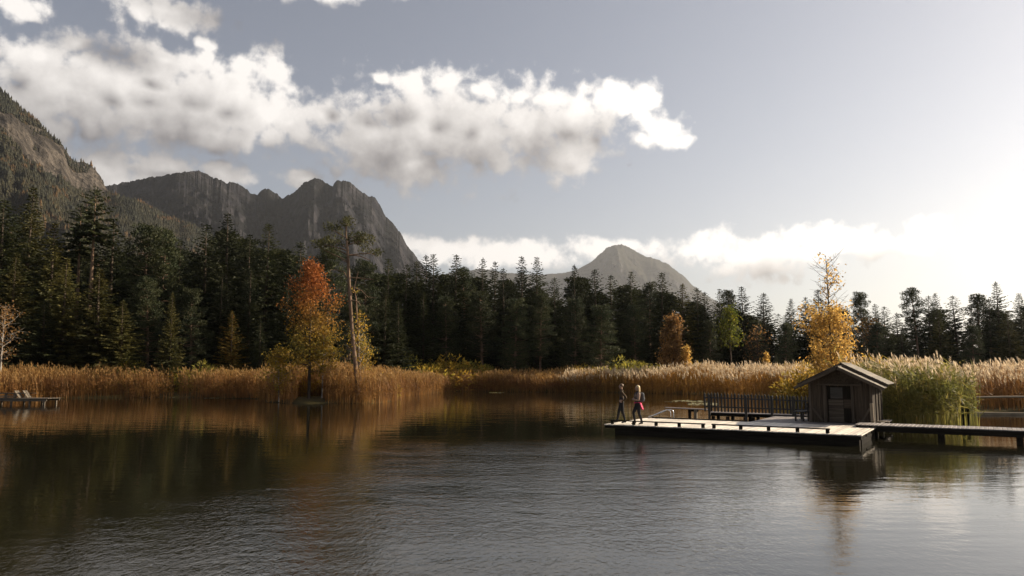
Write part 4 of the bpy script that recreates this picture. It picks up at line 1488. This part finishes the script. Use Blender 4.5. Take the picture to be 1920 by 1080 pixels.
def fence_and_boardwalk():
    e = thing('boardwalk', 'narrow boardwalk on posts under the picket fence', 'boardwalk', D(4, 12.2, 0))
    planks_along_u(e, 1.15, 8.4, 11.72, 12.6, DK, 0.175, 0.045, M['walk'])
    for b in (11.85, 12.5):
        beam('bearer', D(1.2, b, DK - 0.13), D(8.35, b, DK - 0.13), 0.10, 0.16, M['beam'], e)
    for a in (1.45, 2.3, 3.3, 3.75, 4.9, 5.9, 7.0, 8.1):
        beam('post', D(a, 11.80, -0.6), D(a, 11.80, DK - 0.22), 0.17, 0.17, M['beam'], e, up=VERT)
        beam('post', D(a + 0.1, 12.5, -0.6), D(a + 0.1, 12.5, DK - 0.22), 0.17, 0.17, M['beam'], e, up=VERT)
    # fence
    f = thing('picket_fence', 'weathered grey picket fence with pointed slats left of the hut', 'fence', D(4, 11.66, DK))
    n = 34
    bm_cache = []
    for v in range(5):
        h, w, t = 1.13 * (0.97 + 0.03 * v / 4), 0.098, 0.024
        top = random.uniform(-0.012, 0.012)
        V = np.array([(-w / 2, -t / 2, 0), (w / 2, -t / 2, 0), (w / 2, -t / 2, h - 0.11), (top, -t / 2, h), (-w / 2, -t / 2, h - 0.11),
                      (-w / 2, t / 2, 0), (w / 2, t / 2, 0), (w / 2, t / 2, h - 0.11), (top, t / 2, h), (-w / 2, t / 2, h - 0.11)])
        me = bpy.data.meshes.new('picket')
        me.from_pydata([tuple((p[2], p[0], p[1])) for p in V], [], [(0, 1, 2, 3, 4), (9, 8, 7, 6, 5), (0, 5, 6, 1), (1, 6, 7, 2), (2, 7, 8, 3), (3, 8, 9, 4), (4, 9, 5, 0)])
        me.materials.append(M['fence'])
        bm_cache.append(me)
    for k in range(n):
        a = 1.05 + 6.35 * k / (n - 1) + random.uniform(-0.012, 0.012)
        o = bpy.data.objects.new('picket', bm_cache[k % 5])
        col.objects.link(o)
        hs = 1.0 - 0.10 * k / (n - 1)
        tilt = random.gauss(0, 0.018)
        X = (Vector((0, 0, 1)) + UU * tilt).normalized()
        Y = (UU - X * UU.dot(X)).normalized()
        Z = X.cross(Y)
        o.matrix_basis = Matrix.Translation(D(a, 11.615, DK + 0.05)) @ Matrix((X, Y, Z)).transposed().to_4x4() @ Matrix.Diagonal((hs, 1, 1, 1))
        wparent(o, f)
    for z in (0.33, 0.86):
        beam('rail', D(1.0, 11.66, DK + z), D(7.45, 11.66, DK + z * 0.9), 0.05, 0.075, M['fence'], f)
    for a in (1.30, 3.42, 4.85, 6.0, 7.3):
        beam('fence_post', D(a, 11.57, -0.5 if a < 4 else 0.1), D(a, 11.57, DK + 1.03), 0.13, 0.09, M['fence'], f, up=VERT)
    # springboard left of the fence
    s = thing('springboard', 'long thin plank on stub posts reaching left from the fence', 'plank', D(-0.2, 11.9, 0))
    beam('board', D(-1.55, 12.0, 0.60), D(1.1, 12.0, 0.56), 0.34, 0.05, M['walk'], s)
    for a in (0.02, 0.38):
        p = beam('post', D(a, 11.86, -0.6), D(a, 11.86, 0.535), 0.16, 0.16, M['post'] if a > 0.2 else M['beam'], s, up=VERT)
    beam('crosspiece', D(-0.12, 11.98, 0.47), D(0.5, 11.98, 0.47), 0.08, 0.12, M['beam'], s)


# ------------------------------------------------------------------ hut
def hut():
    a0, a1, b0, b1 = 7.8, 10.58, 6.5, 9.9
    ac = (a0 + a1) / 2
    e = thing('boathouse_hut', 'small dark weathered wooden hut with stepped gable roof on the jetty', 'hut', D(ac, 8, DK))
    zf = DK
    slope = 0.5
    apex = 2.60 + DK     # underside of the front roof ridge

    def roof_z(a, rear=False):
        return apex - abs(a - ac) * slope + (0.17 if rear else 0.0)

    # front boards around the doorway
    dl, dr, dh = 8.50, 9.72, zf + 1.72
    k = a0
    while k < a1 - 0.02:
        w = random.uniform(0.15, 0.22)
        w = min(w, a1 - k)
        c = k + w / 2
        if not (dl < c < dr):
            beam('wall_board', D(c, b0 + random.uniform(-.006, .006), zf + 0.01), D(c, b0 + random.uniform(-.006, .006), roof_z(c) - 0.03 if abs(c - ac) > 0.9 else zf + 1.80), w - 0.008, 0.03, M['hut'], e, up=VERT)
        k += w
    # gable panels
    for (g0, g1) in ((ac - 0.95, ac + 0.06), (ac + 0.07, ac + 0.95)):
        V = []
        for bb in (b0 - 0.012, b0 + 0.02):
            V += [D(g0, bb, zf + 1.815), D(g1, bb, zf + 1.815), D(g1, bb, roof_z(g1) - 0.03)]
            if g0 < ac < g1:
                V += [D(ac, bb, roof_z(ac) - 0.03)]
            V += [D(g0, bb, roof_z(g0) - 0.03)]
        n = len(V) // 2
        me = bpy.data.meshes.new('gable_panel')
        loc = Vector(e.location)
        me.from_pydata([tuple(v - loc) for v in V], [], [tuple(range(n)), tuple(range(2 * n - 1, n - 1, -1))] + [(i, i + n, (i + 1) % n + n, (i + 1) % n) for i in range(n)])
        me.materials.append(M['hut'])
        link('gable_panel', me, e)
    # door frame, lintel, corner posts, braces
    for a in (dl + 0.02, dr + 0.02):
        beam('door_post', D(a, b0 - 0.045, zf), D(a, b0 - 0.045, zf + 1.76), 0.13, 0.06, M['hut_pale'], e, up=VERT)
    beam('lintel', D(dl - 0.35, b0 - 0.05, zf + 1.80), D(dr + 0.45, b0 - 0.05, zf + 1.80), 0.07, 0.085, M['hut_pale'], e)
    for a in (a0 + 0.05, a1 - 0.05):
        beam('corner_post', D(a, b0 - 0.03, zf), D(a, b0 - 0.03, roof_z(a) - 0.04), 0.12, 0.06, M['hut_pale'], e, up=VERT)
    beam('brace', D(a0 + 0.14, b0 - 0.05, zf + 0.68), D(dl - 0.10, b0 - 0.05, zf + 0.06), 0.10, 0.045, M['hut_pale'], e, up=VERT)
    beam('brace', D(a1 - 0.12, b0 - 0.05, zf + 0.72), D(dr + 0.36, b0 - 0.05, zf + 0.04), 0.10, 0.045, M['hut_pale'], e, up=VERT)
    # door set back in the opening: boarded below, pale panel above, dark gap at its right
    d = beam('door', D(dl + 0.62, b0 + 0.13, zf + 0.02), D(dl + 0.62, b0 + 0.13, zf + 1.72), 1.20, 0.03, M['beam'], e, up=VERT)
    for q in range(8):
        z = zf + 0.08 + q * 0.135
        beam('door_board', D(dl + 0.16, b0 + 0.095, z), D(dl + 0.82, b0 + 0.095, z), 0.03, 0.125, M['hut_pale'], d)
    beam('door_panel', D(dl + 0.26, b0 + 0.095, zf + 1.40), D(dl + 0.80, b0 + 0.095, zf + 1.40), 0.025, 0.52, M['fence'], d)
    beam('door_panel', D(dl + 0.84, b0 + 0.10, zf + 0.90), D(dl + 1.15, b0 + 0.10, zf + 0.90), 0.025, 0.42, M['hut'], d)
    for a in (dl + 0.09, dl + 1.19):
        beam('door_jamb', D(a, b0 + 0.06, zf), D(a, b0 + 0.06, zf + 1.74), 0.05, 0.12, M['hut'], e, up=VERT)
    # side and back walls, board by board
    for aa in (a0 + 0.015, a1 - 0.015):
        b = b0 + 0.03
        while b < b1 - 0.03:
            w = min(random.uniform(0.16, 0.24), b1 - b)
            beam('wall_board', D(aa, b + w / 2, zf + 0.01), D(aa, b + w / 2, roof_z(aa) - 0.02 + (0.15 if b > b0 + 0.8 else 0)), 0.03, w - 0.010, M['hut'], e, up=VERT)
            b += w
        for bb in (b0 + 1.1, b0 + 2.2, b1 - 0.05):
            beam('wall_post', D(aa + (0.04 if aa > ac else -0.04), bb, zf), D(aa + (0.04 if aa > ac else -0.04), bb, roof_z(aa) + 0.08), 0.05, 0.11, M['hut_pale'], e, up=VERT)
    c = a0 + 0.1
    while c < a1:
        beam('wall_board', D(c, b1, zf + 0.01), D(c, b1, roof_z(c) + 0.12), 0.19, 0.03, M['hut'], e, up=VERT)
        c += 0.2
    # two-step roof
    for rear, r0, r1 in ((False, b0 - 0.52, b0 + 0.78), (True, b0 + 0.62, b1 + 0.45)):
        half = 1.93 if not rear else 1.98
        zr = apex + (0.17 if rear else 0) + 0.03
        for sgn in (-1, 1):
            sl = Vector(UU) * sgn - Vector((0, 0, slope))
            nrm = (Vector(UU) * sgn * slope + Vector((0, 0, 1))).normalized()
            # courses of boards running along the ridge
            nb = 9
            roof = None
            base0, base1 = D(ac, r0, zr), D(ac, r1, zr)
            roof = beam('roof', base0 + sl * (half / 2) - nrm * 0.025, base1 + sl * (half / 2) - nrm * 0.025, half * math.hypot(1, slope), 0.03, M['hut'], e, up=tuple(nrm))
            for q in range(nb):
                s = half * (q + 0.5) / nb
                lift = 0.012 + random.uniform(0, 0.01)
                beam('roof_board', base0 + sl * s + nrm * lift, base1 + sl * s + nrm * lift, half / nb * math.hypot(1, slope) + 0.015, 0.022, M['roof'], roof, up=tuple((nrm + sl.normalized() * 0.05).normalized()))
            # barge board
            beam('barge_board', D(ac, r0 - 0.02, zr - 0.045) + sl * 0.02, D(ac, r0 - 0.02, zr - 0.045) + sl * (half + 0.03), 0.03, 0.14, M['hut_pale'], e, up=tuple(nrm))
        beam('ridge_cap', D(ac, r0, zr + 0.035), D(ac, r1, zr + 0.035), 0.12, 0.03, M['roof'], e)


def small_wood():
    p = thing('mooring_post', 'short pale wooden post at the right front corner of the hut', 'post', D(10.62, 5.9, DK))
    beam('post', D(10.62, 5.9, DK - 0.3), D(10.60, 5.9, DK + 0.98), 0.13, 0.12, M['post'], p, up=VERT)
    beam('cleat', D(10.55, 5.82, DK + 0.20), D(10.70, 5.82, DK + 0.20), 0.05, 0.05, M['post'], p)
    s = thing('wooden_step', 'low pale wooden step beside the short post', 'step', D(11.0, 6.3, DK))
    beam('tread', D(10.75, 6.35, DK + 0.15), D(11.25, 6.35, DK + 0.13), 0.30, 0.04, M['post'], s)
    for a in (10.8, 11.18):
        beam('support', D(a, 6.35, 0.25), D(a, 6.35, DK + 0.12), 0.20, 0.05, M['post'], s, up=VERT)
    b = thing('bench', 'dark wooden bench against the left hut wall', 'bench', D(7.35, 6.9, DK))
    for q in range(3):
        beam('seat_board', D(7.06 + 0.19 * q, 6.75, DK + 0.45), D(7.06 + 0.19 * q, 8.3, DK + 0.45), 0.17, 0.04, M['fence'], b)
    for q in (6.85, 8.2):
        for a in (7.08, 7.44):
            beam('leg', D(a, q, DK), D(a, q, DK + 0.43), 0.08, 0.08, M['fence'], b, up=VERT)
    for z in (0.62, 0.80):
        beam('back_board', D(7.62, 6.75, DK + z), D(7.62, 8.3, DK + z), 0.03, 0.14, M['fence'], b)
    for q in (6.85, 8.2):
        beam('back_post', D(7.655, q, DK), D(7.655, q, DK + 0.88), 0.06, 0.03, M['fence'], b, up=VERT)
    d = thing('mooring_post', 'dark post standing in the water before the green reed clump', 'post', (24.28, 40.78, 0))
    for (dx, h) in ((0, 1.2), (0.28, 0.9)):
        beam('post', (24.28 + dx, 40.78, -0.8), (24.30 + dx, 40.78, h), 0.17, 0.17, M['beam'], d, up=(0, 1, 0))
    # rails at the right-hand edge
    r = thing('log_rail', 'thin pale log rail crossing before the shaded right-hand reeds', 'rail', (36, 50.2, 0))
    pts = [Vector((29.6, 50.3, 1.02)), Vector((33, 50.3, 1.08)), Vector((37, 50.2, 1.10)), Vector((42, 50.0, 1.06))]
    link('log', tubes_mesh('log', [([p - Vector(r.location) for p in pts], [0.07, 0.075, 0.07, 0.06])], M['post'], 8), r)
    for x in (30.2, 34.6, 38.8):
        beam('post', (x, 50.4, -0.7), (x, 50.4, 1.02), 0.12, 0.12, M['beam'], r, up=(0, 1, 0))
    f = thing('floating_beam', 'pale floating timber below the log rail', 'beam', (36, 48.6, 0))
    beam('timber', (28.6, 48.9, 0.07), (35.2, 48.6, 0.07), 0.22, 0.16, M['post'], f)
    beam('timber', (35.24, 48.6, 0.075), (42, 48.2, 0.075), 0.22, 0.16, M['post'], f)


def left_dock():
    e = thing('bathing_dock', 'small weathered dock at the left picture edge', 'dock', (-42, 62.6, 0))
    n = 9
    for i in range(n):
        y = 61.9 + 0.19 * i
        beam('plank', (-50, y, 0.50 + random.uniform(-.004, .004)), (-38.05 + random.uniform(-.05, .05), y + 0.1, 0.50), 0.178, 0.045, M['dock_wood'], e)
    for y in (61.85, 63.6):
        beam('bearer', (-50, y, 0.36), (-38.2, y + 0.1, 0.36), 0.08, 0.16, M['dock_wood'], e)
    for x in (-38.4, -39.6, -41.1, -43, -45.5):
        for y in (61.95, 63.55):
            beam('post', (x, y, -0.7), (x, y, 0.29), 0.13, 0.13, M['dock_wood'], e, up=(0, 1, 0))
    c = thing('lounger_bench', 'slanted wooden lounger seat with long arm boards on the left dock', 'bench', (-41.2, 62.8, 0.52))
    for dx in (0.0, 0.42):
        for q in (0, 1):
            beam('back_board', (-41.13 + dx, 62.35 + 0.3 * q + dx, 1.13), (-40.70 + dx, 62.35 + 0.3 * q + dx, 0.55), 0.26, 0.05, M['dock_wood'], c, up=(0, 1, 0) if False else (1, 0, 0.7))
    for y in (62.2, 63.3):
        beam('arm_board', (-43.6, y, 0.90), (-40.1 + (y - 62.2) * 0.1, y, 0.90), 0.12, 0.05, M['dock_wood'], c)
        for x in (-41.75, -43.3):
            beam('leg', (x, y, 0.52), (x, y, 0.875), 0.20, 0.07, M['dock_wood'], c, up=(0, 1, 0))
        beam('leg', (-40.95, y + 0.05, 0.52), (-40.95, y + 0.05, 0.875), 0.10, 0.07, M['dock_wood'], c, up=(0, 1, 0))
    for q in range(4):
        beam('seat_board', (-43.6, 62.4 + 0.22 * q, 0.66), (-41.2, 62.4 + 0.22 * q, 0.66), 0.2, 0.04, M['dock_wood'], c)


jetty()
hut_platform()
walkway()
swim_ladder()
fence_and_boardwalk()
hut()
small_wood()
left_dock()

# ------------------------------------------------------------------ people
M['skin'] = plain_mat('skin', (0.40, 0.245, 0.17), 0.5, 0.4, 0, 0.06)
M['trousers'] = plain_mat('black_trousers', (0.022, 0.021, 0.022), 0.85, 0.2, 0, 0.2)
M['jacket'] = plain_mat('brown_jacket', (0.085, 0.055, 0.03), 0.85, 0.2, 0, 0.2)
M['vest'] = plain_mat('dark_vest', (0.035, 0.03, 0.03), 0.85, 0.2, 0, 0.2)
M['top'] = plain_mat('dark_top', (0.05, 0.035, 0.035), 0.85, 0.2, 0, 0.2)
M['shoe'] = plain_mat('shoes', (0.03, 0.025, 0.022), 0.6, 0.3, 0, 0.2)
M['hair_brown'] = plain_mat('brown_hair', (0.13, 0.075, 0.035), 0.5, 0.4, 0, 0.3, 40)
M['hair_blond'] = plain_mat('blond_hair', (0.62, 0.45, 0.24), 0.45, 0.4, 0, 0.25, 40)
M['pack'] = plain_mat('grey_backpack', (0.09, 0.09, 0.095), 0.7, 0.3, 0, 0.2)
M['pink'] = plain_mat('pink_jacket', (0.72, 0.06, 0.15), 0.75, 0.3, 0, 0.2)


def skin_body(name, verts, edges, mats):
    """verts: name -> (pos, radius); edges: (a, b, material index); one continuous surface"""
    keys = list(verts)
    idx = {k: i for i, k in enumerate(keys)}
    me = bpy.data.meshes.new(name)
    me.from_pydata([verts[k][0] for k in keys], [(idx[a], idx[b]) for a, b, _ in edges], [])
    o = bpy.data.objects.new(name + '_skeleton', me)
    col.objects.link(o)
    sm = o.modifiers.new('skin', 'SKIN')
    sm.use_smooth_shade = True
    sl = me.skin_vertices[0].data
    for i, k in enumerate(keys):
        r = verts[k][1]
        sl[i].radius = r if isinstance(r, tuple) else (r, r)
        sl[i].use_root = (k == 'pelvis')
    ss = o.modifiers.new('sub', 'SUBSURF')
    ss.levels = ss.render_levels = 2
    dg = bpy.context.evaluated_depsgraph_get()
    out = bpy.data.meshes.new_from_object(o.evaluated_get(dg))
    bpy.data.objects.remove(o)
    out.materials.clear()
    for m in mats:
        out.materials.append(m)
    segs = [(np.array(verts[a][0]), np.array(verts[b][0]), mi, max(verts[a][1] if not isinstance(verts[a][1], tuple) else verts[a][1][0], 0.02)) for a, b, mi in edges]
    for p in out.polygons:
        c = np.array(p.center)
        best, bi = 1e9, 0
        for A, B, mi, r in segs:
            e = B - A
            t = min(1, max(0, ((c - A) @ e) / (e @ e + 1e-9)))
            d = np.linalg.norm(c - A - t * e) / (r + 0.03)
            if d < best:
                best, bi = d, mi
        p.material_index = bi
        p.use_smooth = True
    return out


def person_mesh(pose, mats):
    """pose overrides joint positions; mats: skin, top, sleeves, trousers, shoe"""
    J = {'pelvis': ((0, 0, 0.96), (0.145, 0.17)), 'waist': ((0.0, 0, 1.10), (0.125, 0.155)), 'chest': ((0.0, 0, 1.32), (0.145, 0.18)), 'neck0': ((-0.005, 0, 1.475), 0.075), 'neck': ((0.005, 0, 1.55), 0.056),
         'head1': ((0.025, 0, 1.625), 0.074), 'head2': ((0.02, 0, 1.70), (0.088, 0.098)), 'head3': ((0.005, 0, 1.765), 0.066), 'chin': ((0.085, 0, 1.595), 0.030), 'nose': ((0.125, 0, 1.665), 0.016), 'brow': ((0.085, 0, 1.71), 0.04)}
    for s, nm in ((1, 'l'), (-1, 'r')):
        J[nm + '_sh'] = ((-0.01, 0.185 * s, 1.425), 0.076)
        J[nm + '_el'] = ((-0.06, 0.25 * s, 1.14), 0.054)
        J[nm + '_wr'] = ((0.02, 0.25 * s, 0.90), 0.031)
        J[nm + '_hip'] = ((0.0, 0.095 * s, 0.90), 0.115)
        J[nm + '_kn'] = ((0.03, 0.11 * s, 0.50), 0.074)
        J[nm + '_cf'] = ((-0.01, 0.115 * s, 0.36), 0.068)
        J[nm + '_an'] = ((-0.02, 0.12 * s, 0.09), 0.042)
        J[nm + '_he'] = ((-0.065, 0.12 * s, 0.04), 0.034)
        J[nm + '_ba'] = ((0.10, 0.13 * s, 0.04), 0.040)
        J[nm + '_to'] = ((0.165, 0.135 * s, 0.035), 0.030)
    for k, p in pose.items():
        if k in J:
            J[k] = (p, J[k][1])
    E = [('pelvis', 'waist', 1), ('waist', 'chest', 1), ('chest', 'neck0', 1), ('neck0', 'neck', 0), ('neck', 'head1', 0), ('head1', 'head2', 0), ('head2', 'head3', 0), ('head1', 'chin', 0), ('head2', 'nose', 0), ('head2', 'brow', 0)]
    for nm in 'lr':
        E += [('chest', nm + '_sh', 2), (nm + '_sh', nm + '_el', 2), (nm + '_el', nm + '_wr', 2), ('pelvis', nm + '_hip', 3), (nm + '_hip', nm + '_kn', 3), (nm + '_kn', nm + '_cf', 3), (nm + '_cf', nm + '_an', 3), (nm + '_an', nm + '_he', 4), (nm + '_an', nm + '_ba', 4), (nm + '_ba', nm + '_to', 4)]
        # palm and five fingers, slightly curled
        w = Vector(J[nm + '_wr'][0])
        f = Vector(pose.get(nm + '_hand', (0.1, 0, -1))).normalized()
        side = Vector(pose.get(nm + '_thumb', (1, 0, 0)))
        side = (side - f * side.dot(f)).normalized()
        nrm = f.cross(side)
        palm = w + f * 0.075
        J[nm + '_pm'] = (tuple(palm), (0.036, 0.018))
        E.append((nm + '_wr', nm + '_pm', 0))
        for i, (off, ln) in enumerate(((0.030, 0.070), (0.011, 0.078), (-0.009, 0.072), (-0.028, 0.058))):
            b0 = palm + side * off + f * 0.022
            b1 = b0 + f * ln * 0.55 + nrm * 0.010
            b2 = b1 + f * ln * 0.35 + nrm * 0.024
            for q, (p, r) in enumerate(((b0, 0.010), (b1, 0.009), (b2, 0.007))):
                J['%s_f%d%d' % (nm, i, q)] = (tuple(p), r)
            E += [(nm + '_pm', '%s_f%d0' % (nm, i), 0), ('%s_f%d0' % (nm, i), '%s_f%d1' % (nm, i), 0), ('%s_f%d1' % (nm, i), '%s_f%d2' % (nm, i), 0)]
        t0 = w + f * 0.045 + side * 0.035
        t1 = t0 + f * 0.035 + side * 0.03
        J[nm + '_t0'] = (tuple(t0), 0.012)
        J[nm + '_t1'] = (tuple(t1), 0.009)
        E += [(nm + '_pm', nm + '_t0', 0), (nm + '_t0', nm + '_t1', 0)]
    return skin_body('person', J, E, mats)


def shell_mesh(name, mat, fn, nu=18, nv=14):
    """closed lumpy shell from fn(u, v) -> point"""
    V, Fq = [], []
    for j in range(nv + 1):
        for i in range(nu):
            V.append(fn(2 * math.pi * i / nu, math.pi * j / nv))
    for j in range(nv):
        for i in range(nu):
            i2 = (i + 1) % nu
            Fq.append((j * nu + i, (j + 1) * nu + i, (j + 1) * nu + i2, j * nu + i2))
    return mesh_np(name, np.array(V), np.array(Fq), mat, smooth=True)


def face_parts(e, turn=0.0):
    for s in (1, -1):
        link('eye', shell_mesh('eye', M['shoe'], lambda u, v, s=s: (0.100 + 0.008 * math.sin(v) * math.cos(u), 0.034 * s + 0.013 * math.sin(v) * math.sin(u), 1.688 + 0.007 * math.cos(v)), 8, 6), e)
        link('ear', shell_mesh('ear', M['skin'], lambda u, v, s=s: (0.005 + 0.022 * math.sin(v) * math.cos(u), 0.098 * s + 0.010 * math.sin(v) * math.sin(u), 1.67 + 0.032 * math.cos(v)), 8, 6), e)
    link('mouth', shell_mesh('mouth', M['pink'], lambda u, v: (0.105 + 0.008 * math.sin(v) * math.cos(u), 0.026 * math.sin(v) * math.sin(u), 1.618 + 0.006 * math.cos(v)), 8, 6), e)


def man():
    e = thing('person', 'person in brown jacket and black trousers, hand on hip, at the jetty corner', 'person', D(0.42, 1.05, DK), 'people on the jetty')
    pose = dict(l_el=(-0.24, 0.30, 1.17), l_wr=(-0.05, 0.215, 1.005), l_hand=(0.75, -0.45, -0.25), l_thumb=(0.3, 0.0, 1.0), r_el=(-0.03, -0.26, 1.13), r_wr=(0.08, -0.24, 0.91),
                l_kn=(-0.05, 0.12, 0.50), l_cf=(-0.10, 0.125, 0.36), l_an=(-0.16, 0.13, 0.09), l_he=(-0.205, 0.13, 0.04), l_ba=(-0.04, 0.15, 0.04), l_to=(0.025, 0.155, 0.035),
                r_kn=(0.14, -0.13, 0.51), r_cf=(0.16, -0.14, 0.37), r_an=(0.23, -0.15, 0.09), r_he=(0.185, -0.15, 0.04), r_ba=(0.35, -0.16, 0.04), r_to=(0.415, -0.165, 0.035))
    link('body', person_mesh(pose, [M['skin'], M['vest'], M['jacket'], M['trousers'], M['shoe']]), e)

    def hair(u, v):
        x, y, z = math.sin(v) * math.cos(u), math.sin(v) * math.sin(u), math.cos(v)
        k = 1.0 if z > -0.1 else 0.9
        fx = 0.085 if x > 0 else 0.112
        zz = 1.715 + (0.108 * z if z > 0 else 0.085 * z * (1 if x < 0.1 else 0.1))
        return (0.0 + fx * x * k, 0.104 * y * k, zz + 0.004 * math.sin(u * 7) * math.sin(v * 5))
    link('hair', shell_mesh('hair', M['hair_brown'], hair), e)
    face_parts(e)
    col_ = shell_mesh('collar', M['jacket'], lambda u, v: (-0.012 + (0.075 + 0.014 * math.cos(v)) * math.cos(u), (0.085 + 0.014 * math.cos(v)) * math.sin(u), 1.485 + 0.03 * math.sin(v) * (1 if v < math.pi else -1)), 16, 8)
    link('collar', col_, e)
    e.rotation_euler = (0, 0, math.atan2(0.18, -0.98))
    e.scale = (1.015, 1.015, 1.015)
    return e


def woman():
    loc = D(1.42, 0.62, DK)
    rz = math.atan2(-0.16, -0.98)
    e = thing('person', 'blond person in black with arms folded and pink jacket round the waist', 'person', loc, 'people on the jetty')
    pose = dict(l_el=(0.05, 0.245, 1.13), l_wr=(0.235, 0.06, 1.15), l_hand=(0.15, -1.0, 0.05), l_thumb=(0, 0, 1), r_el=(0.06, -0.24, 1.13), r_wr=(0.21, -0.03, 1.20), r_hand=(0.1, 1.0, 0.1), r_thumb=(0, 0, 1),
                l_kn=(-0.02, 0.11, 0.50), l_cf=(-0.08, 0.115, 0.36), l_an=(-0.15, 0.12, 0.09), l_he=(-0.195, 0.12, 0.04), l_ba=(-0.03, 0.13, 0.04), l_to=(0.03, 0.135, 0.035),
                r_kn=(0.19, -0.11, 0.53), r_cf=(0.15, -0.115, 0.38), r_an=(0.11, -0.12, 0.09), r_he=(0.065, -0.12, 0.04), r_ba=(0.23, -0.13, 0.04), r_to=(0.29, -0.135, 0.035))
    link('body', person_mesh(pose, [M['skin'], M['top'], M['skin'], M['trousers'], M['shoe']]), e)

    def hair(u, v):
        x, y, z = math.sin(v) * math.cos(u), math.sin(v) * math.sin(u), math.cos(v)
        if z > 0:
            return (-0.005 + (0.088 if x > 0 else 0.115) * x, 0.106 * y, 1.715 + 0.108 * z)
        back = 1.0 if x < 0.15 else 0.0
        dz = 0.40 * z * back + 0.03 * z
        sway = -0.05 * (-z) * back
        return (-0.005 + (0.088 if x > 0 else 0.115) * x * (1 - 0.25 * z * z) + sway, 0.106 * y * (1.0 + 0.15 * (-z)), 1.715 + dz + 0.006 * math.sin(6 * u))
    link('hair', shell_mesh('hair', M['hair_blond'], hair, 22, 20), e)
    face_parts(e)

    # jacket knotted round the waist, hanging behind
    def skirt(u, v):
        t = v / math.pi
        a = u
        bk = max(0.0, -math.cos(a))
        drop = 0.02 + 0.36 * bk ** 0.8
        z = 1.03 - drop * t
        fold = 0.018 * math.sin(a * 9 + 2) * t
        r = 1.0 + 0.18 * t * bk
        return ((0.148 * r + fold) * math.cos(a) - 0.09 * t * bk, (0.182 * r + fold) * math.sin(a), z + 0.012 * math.sin(5 * a))
    link('tied_jacket', shell_mesh('tied_jacket', M['pink'], skirt, 36, 10), e)
    link('knot', shell_mesh('knot', M['pink'], lambda u, v: (0.15 + 0.035 * math.sin(v) * math.cos(u), 0.045 * math.sin(v) * math.sin(u), 1.0 + 0.04 * math.cos(v)), 10, 8), e)
    e.rotation_euler = (0, 0, rz)
    e.scale = (0.985,) * 3
    # backpack is carried, a thing of its own
    b = thing('backpack', 'small dark grey backpack worn by the blond person', 'backpack', loc)

    def pk(u, v):
        x, y, z = math.sin(v) * math.cos(u), math.sin(v) * math.sin(u), math.cos(v)
        f = lambda q, p: math.copysign(abs(q) ** p, q)
        return (-0.215 + 0.085 * f(x, 0.6), 0.145 * f(y, 0.55), 1.25 + 0.225 * f(z, 0.6))
    link('bag', shell_mesh('bag', M['pack'], pk, 20, 16), b)
    link('pocket', shell_mesh('pocket', M['pack'], lambda u, v: (-0.30 + 0.035 * math.copysign(abs(math.sin(v) * math.cos(u)) ** 0.6, math.cos(u)), 0.10 * math.sin(v) * math.sin(u), 1.17 + 0.10 * math.cos(v)), 14, 10), b)
    for s in (1, -1):
        link('strap', tubes_mesh('strap', [([Vector(p) for p in ((-0.17, 0.10 * s, 1.42), (-0.06, 0.12 * s, 1.50), (0.06, 0.12 * s, 1.47), (0.125, 0.12 * s, 1.36), (0.11, 0.15 * s, 1.22), (-0.02, 0.185 * s, 1.12), (-0.17, 0.13 * s, 1.08))], [0.018] * 7)], M['pack'], 6), b)
    b.rotation_euler = (0, 0, rz)
    b.scale = (0.985,) * 3


man()
woman()

# ------------------------------------------------------------------ haze
HAZE_DENSITY = 4.0e-5


def haze():
    R, z0, z1 = 10500.0, -4.0, 1650.0
    V = np.array([(-R, -R, z0), (R, -R, z0), (R, R, z0), (-R, R, z0), (-R, -R, z1), (R, -R, z1), (R, R, z1), (-R, R, z1)], float)
    m, t, out = new_mat('valley_haze')
    vol = t.n('ShaderNodeVolumePrincipled')
    vol.inputs['Color'].default_value = (0.93, 0.95, 0.99, 1)
    vol.inputs['Density'].default_value = HAZE_DENSITY
    vol.inputs['Anisotropy'].default_value = 0.52
    t.link(vol.outputs[0], out.inputs['Volume'])
    o = link('haze', mesh_np('haze', V, np.array(BOX_F), m))
    tag(o, 'thin pale autumn haze filling the valley', 'haze', kind='stuff')


haze()
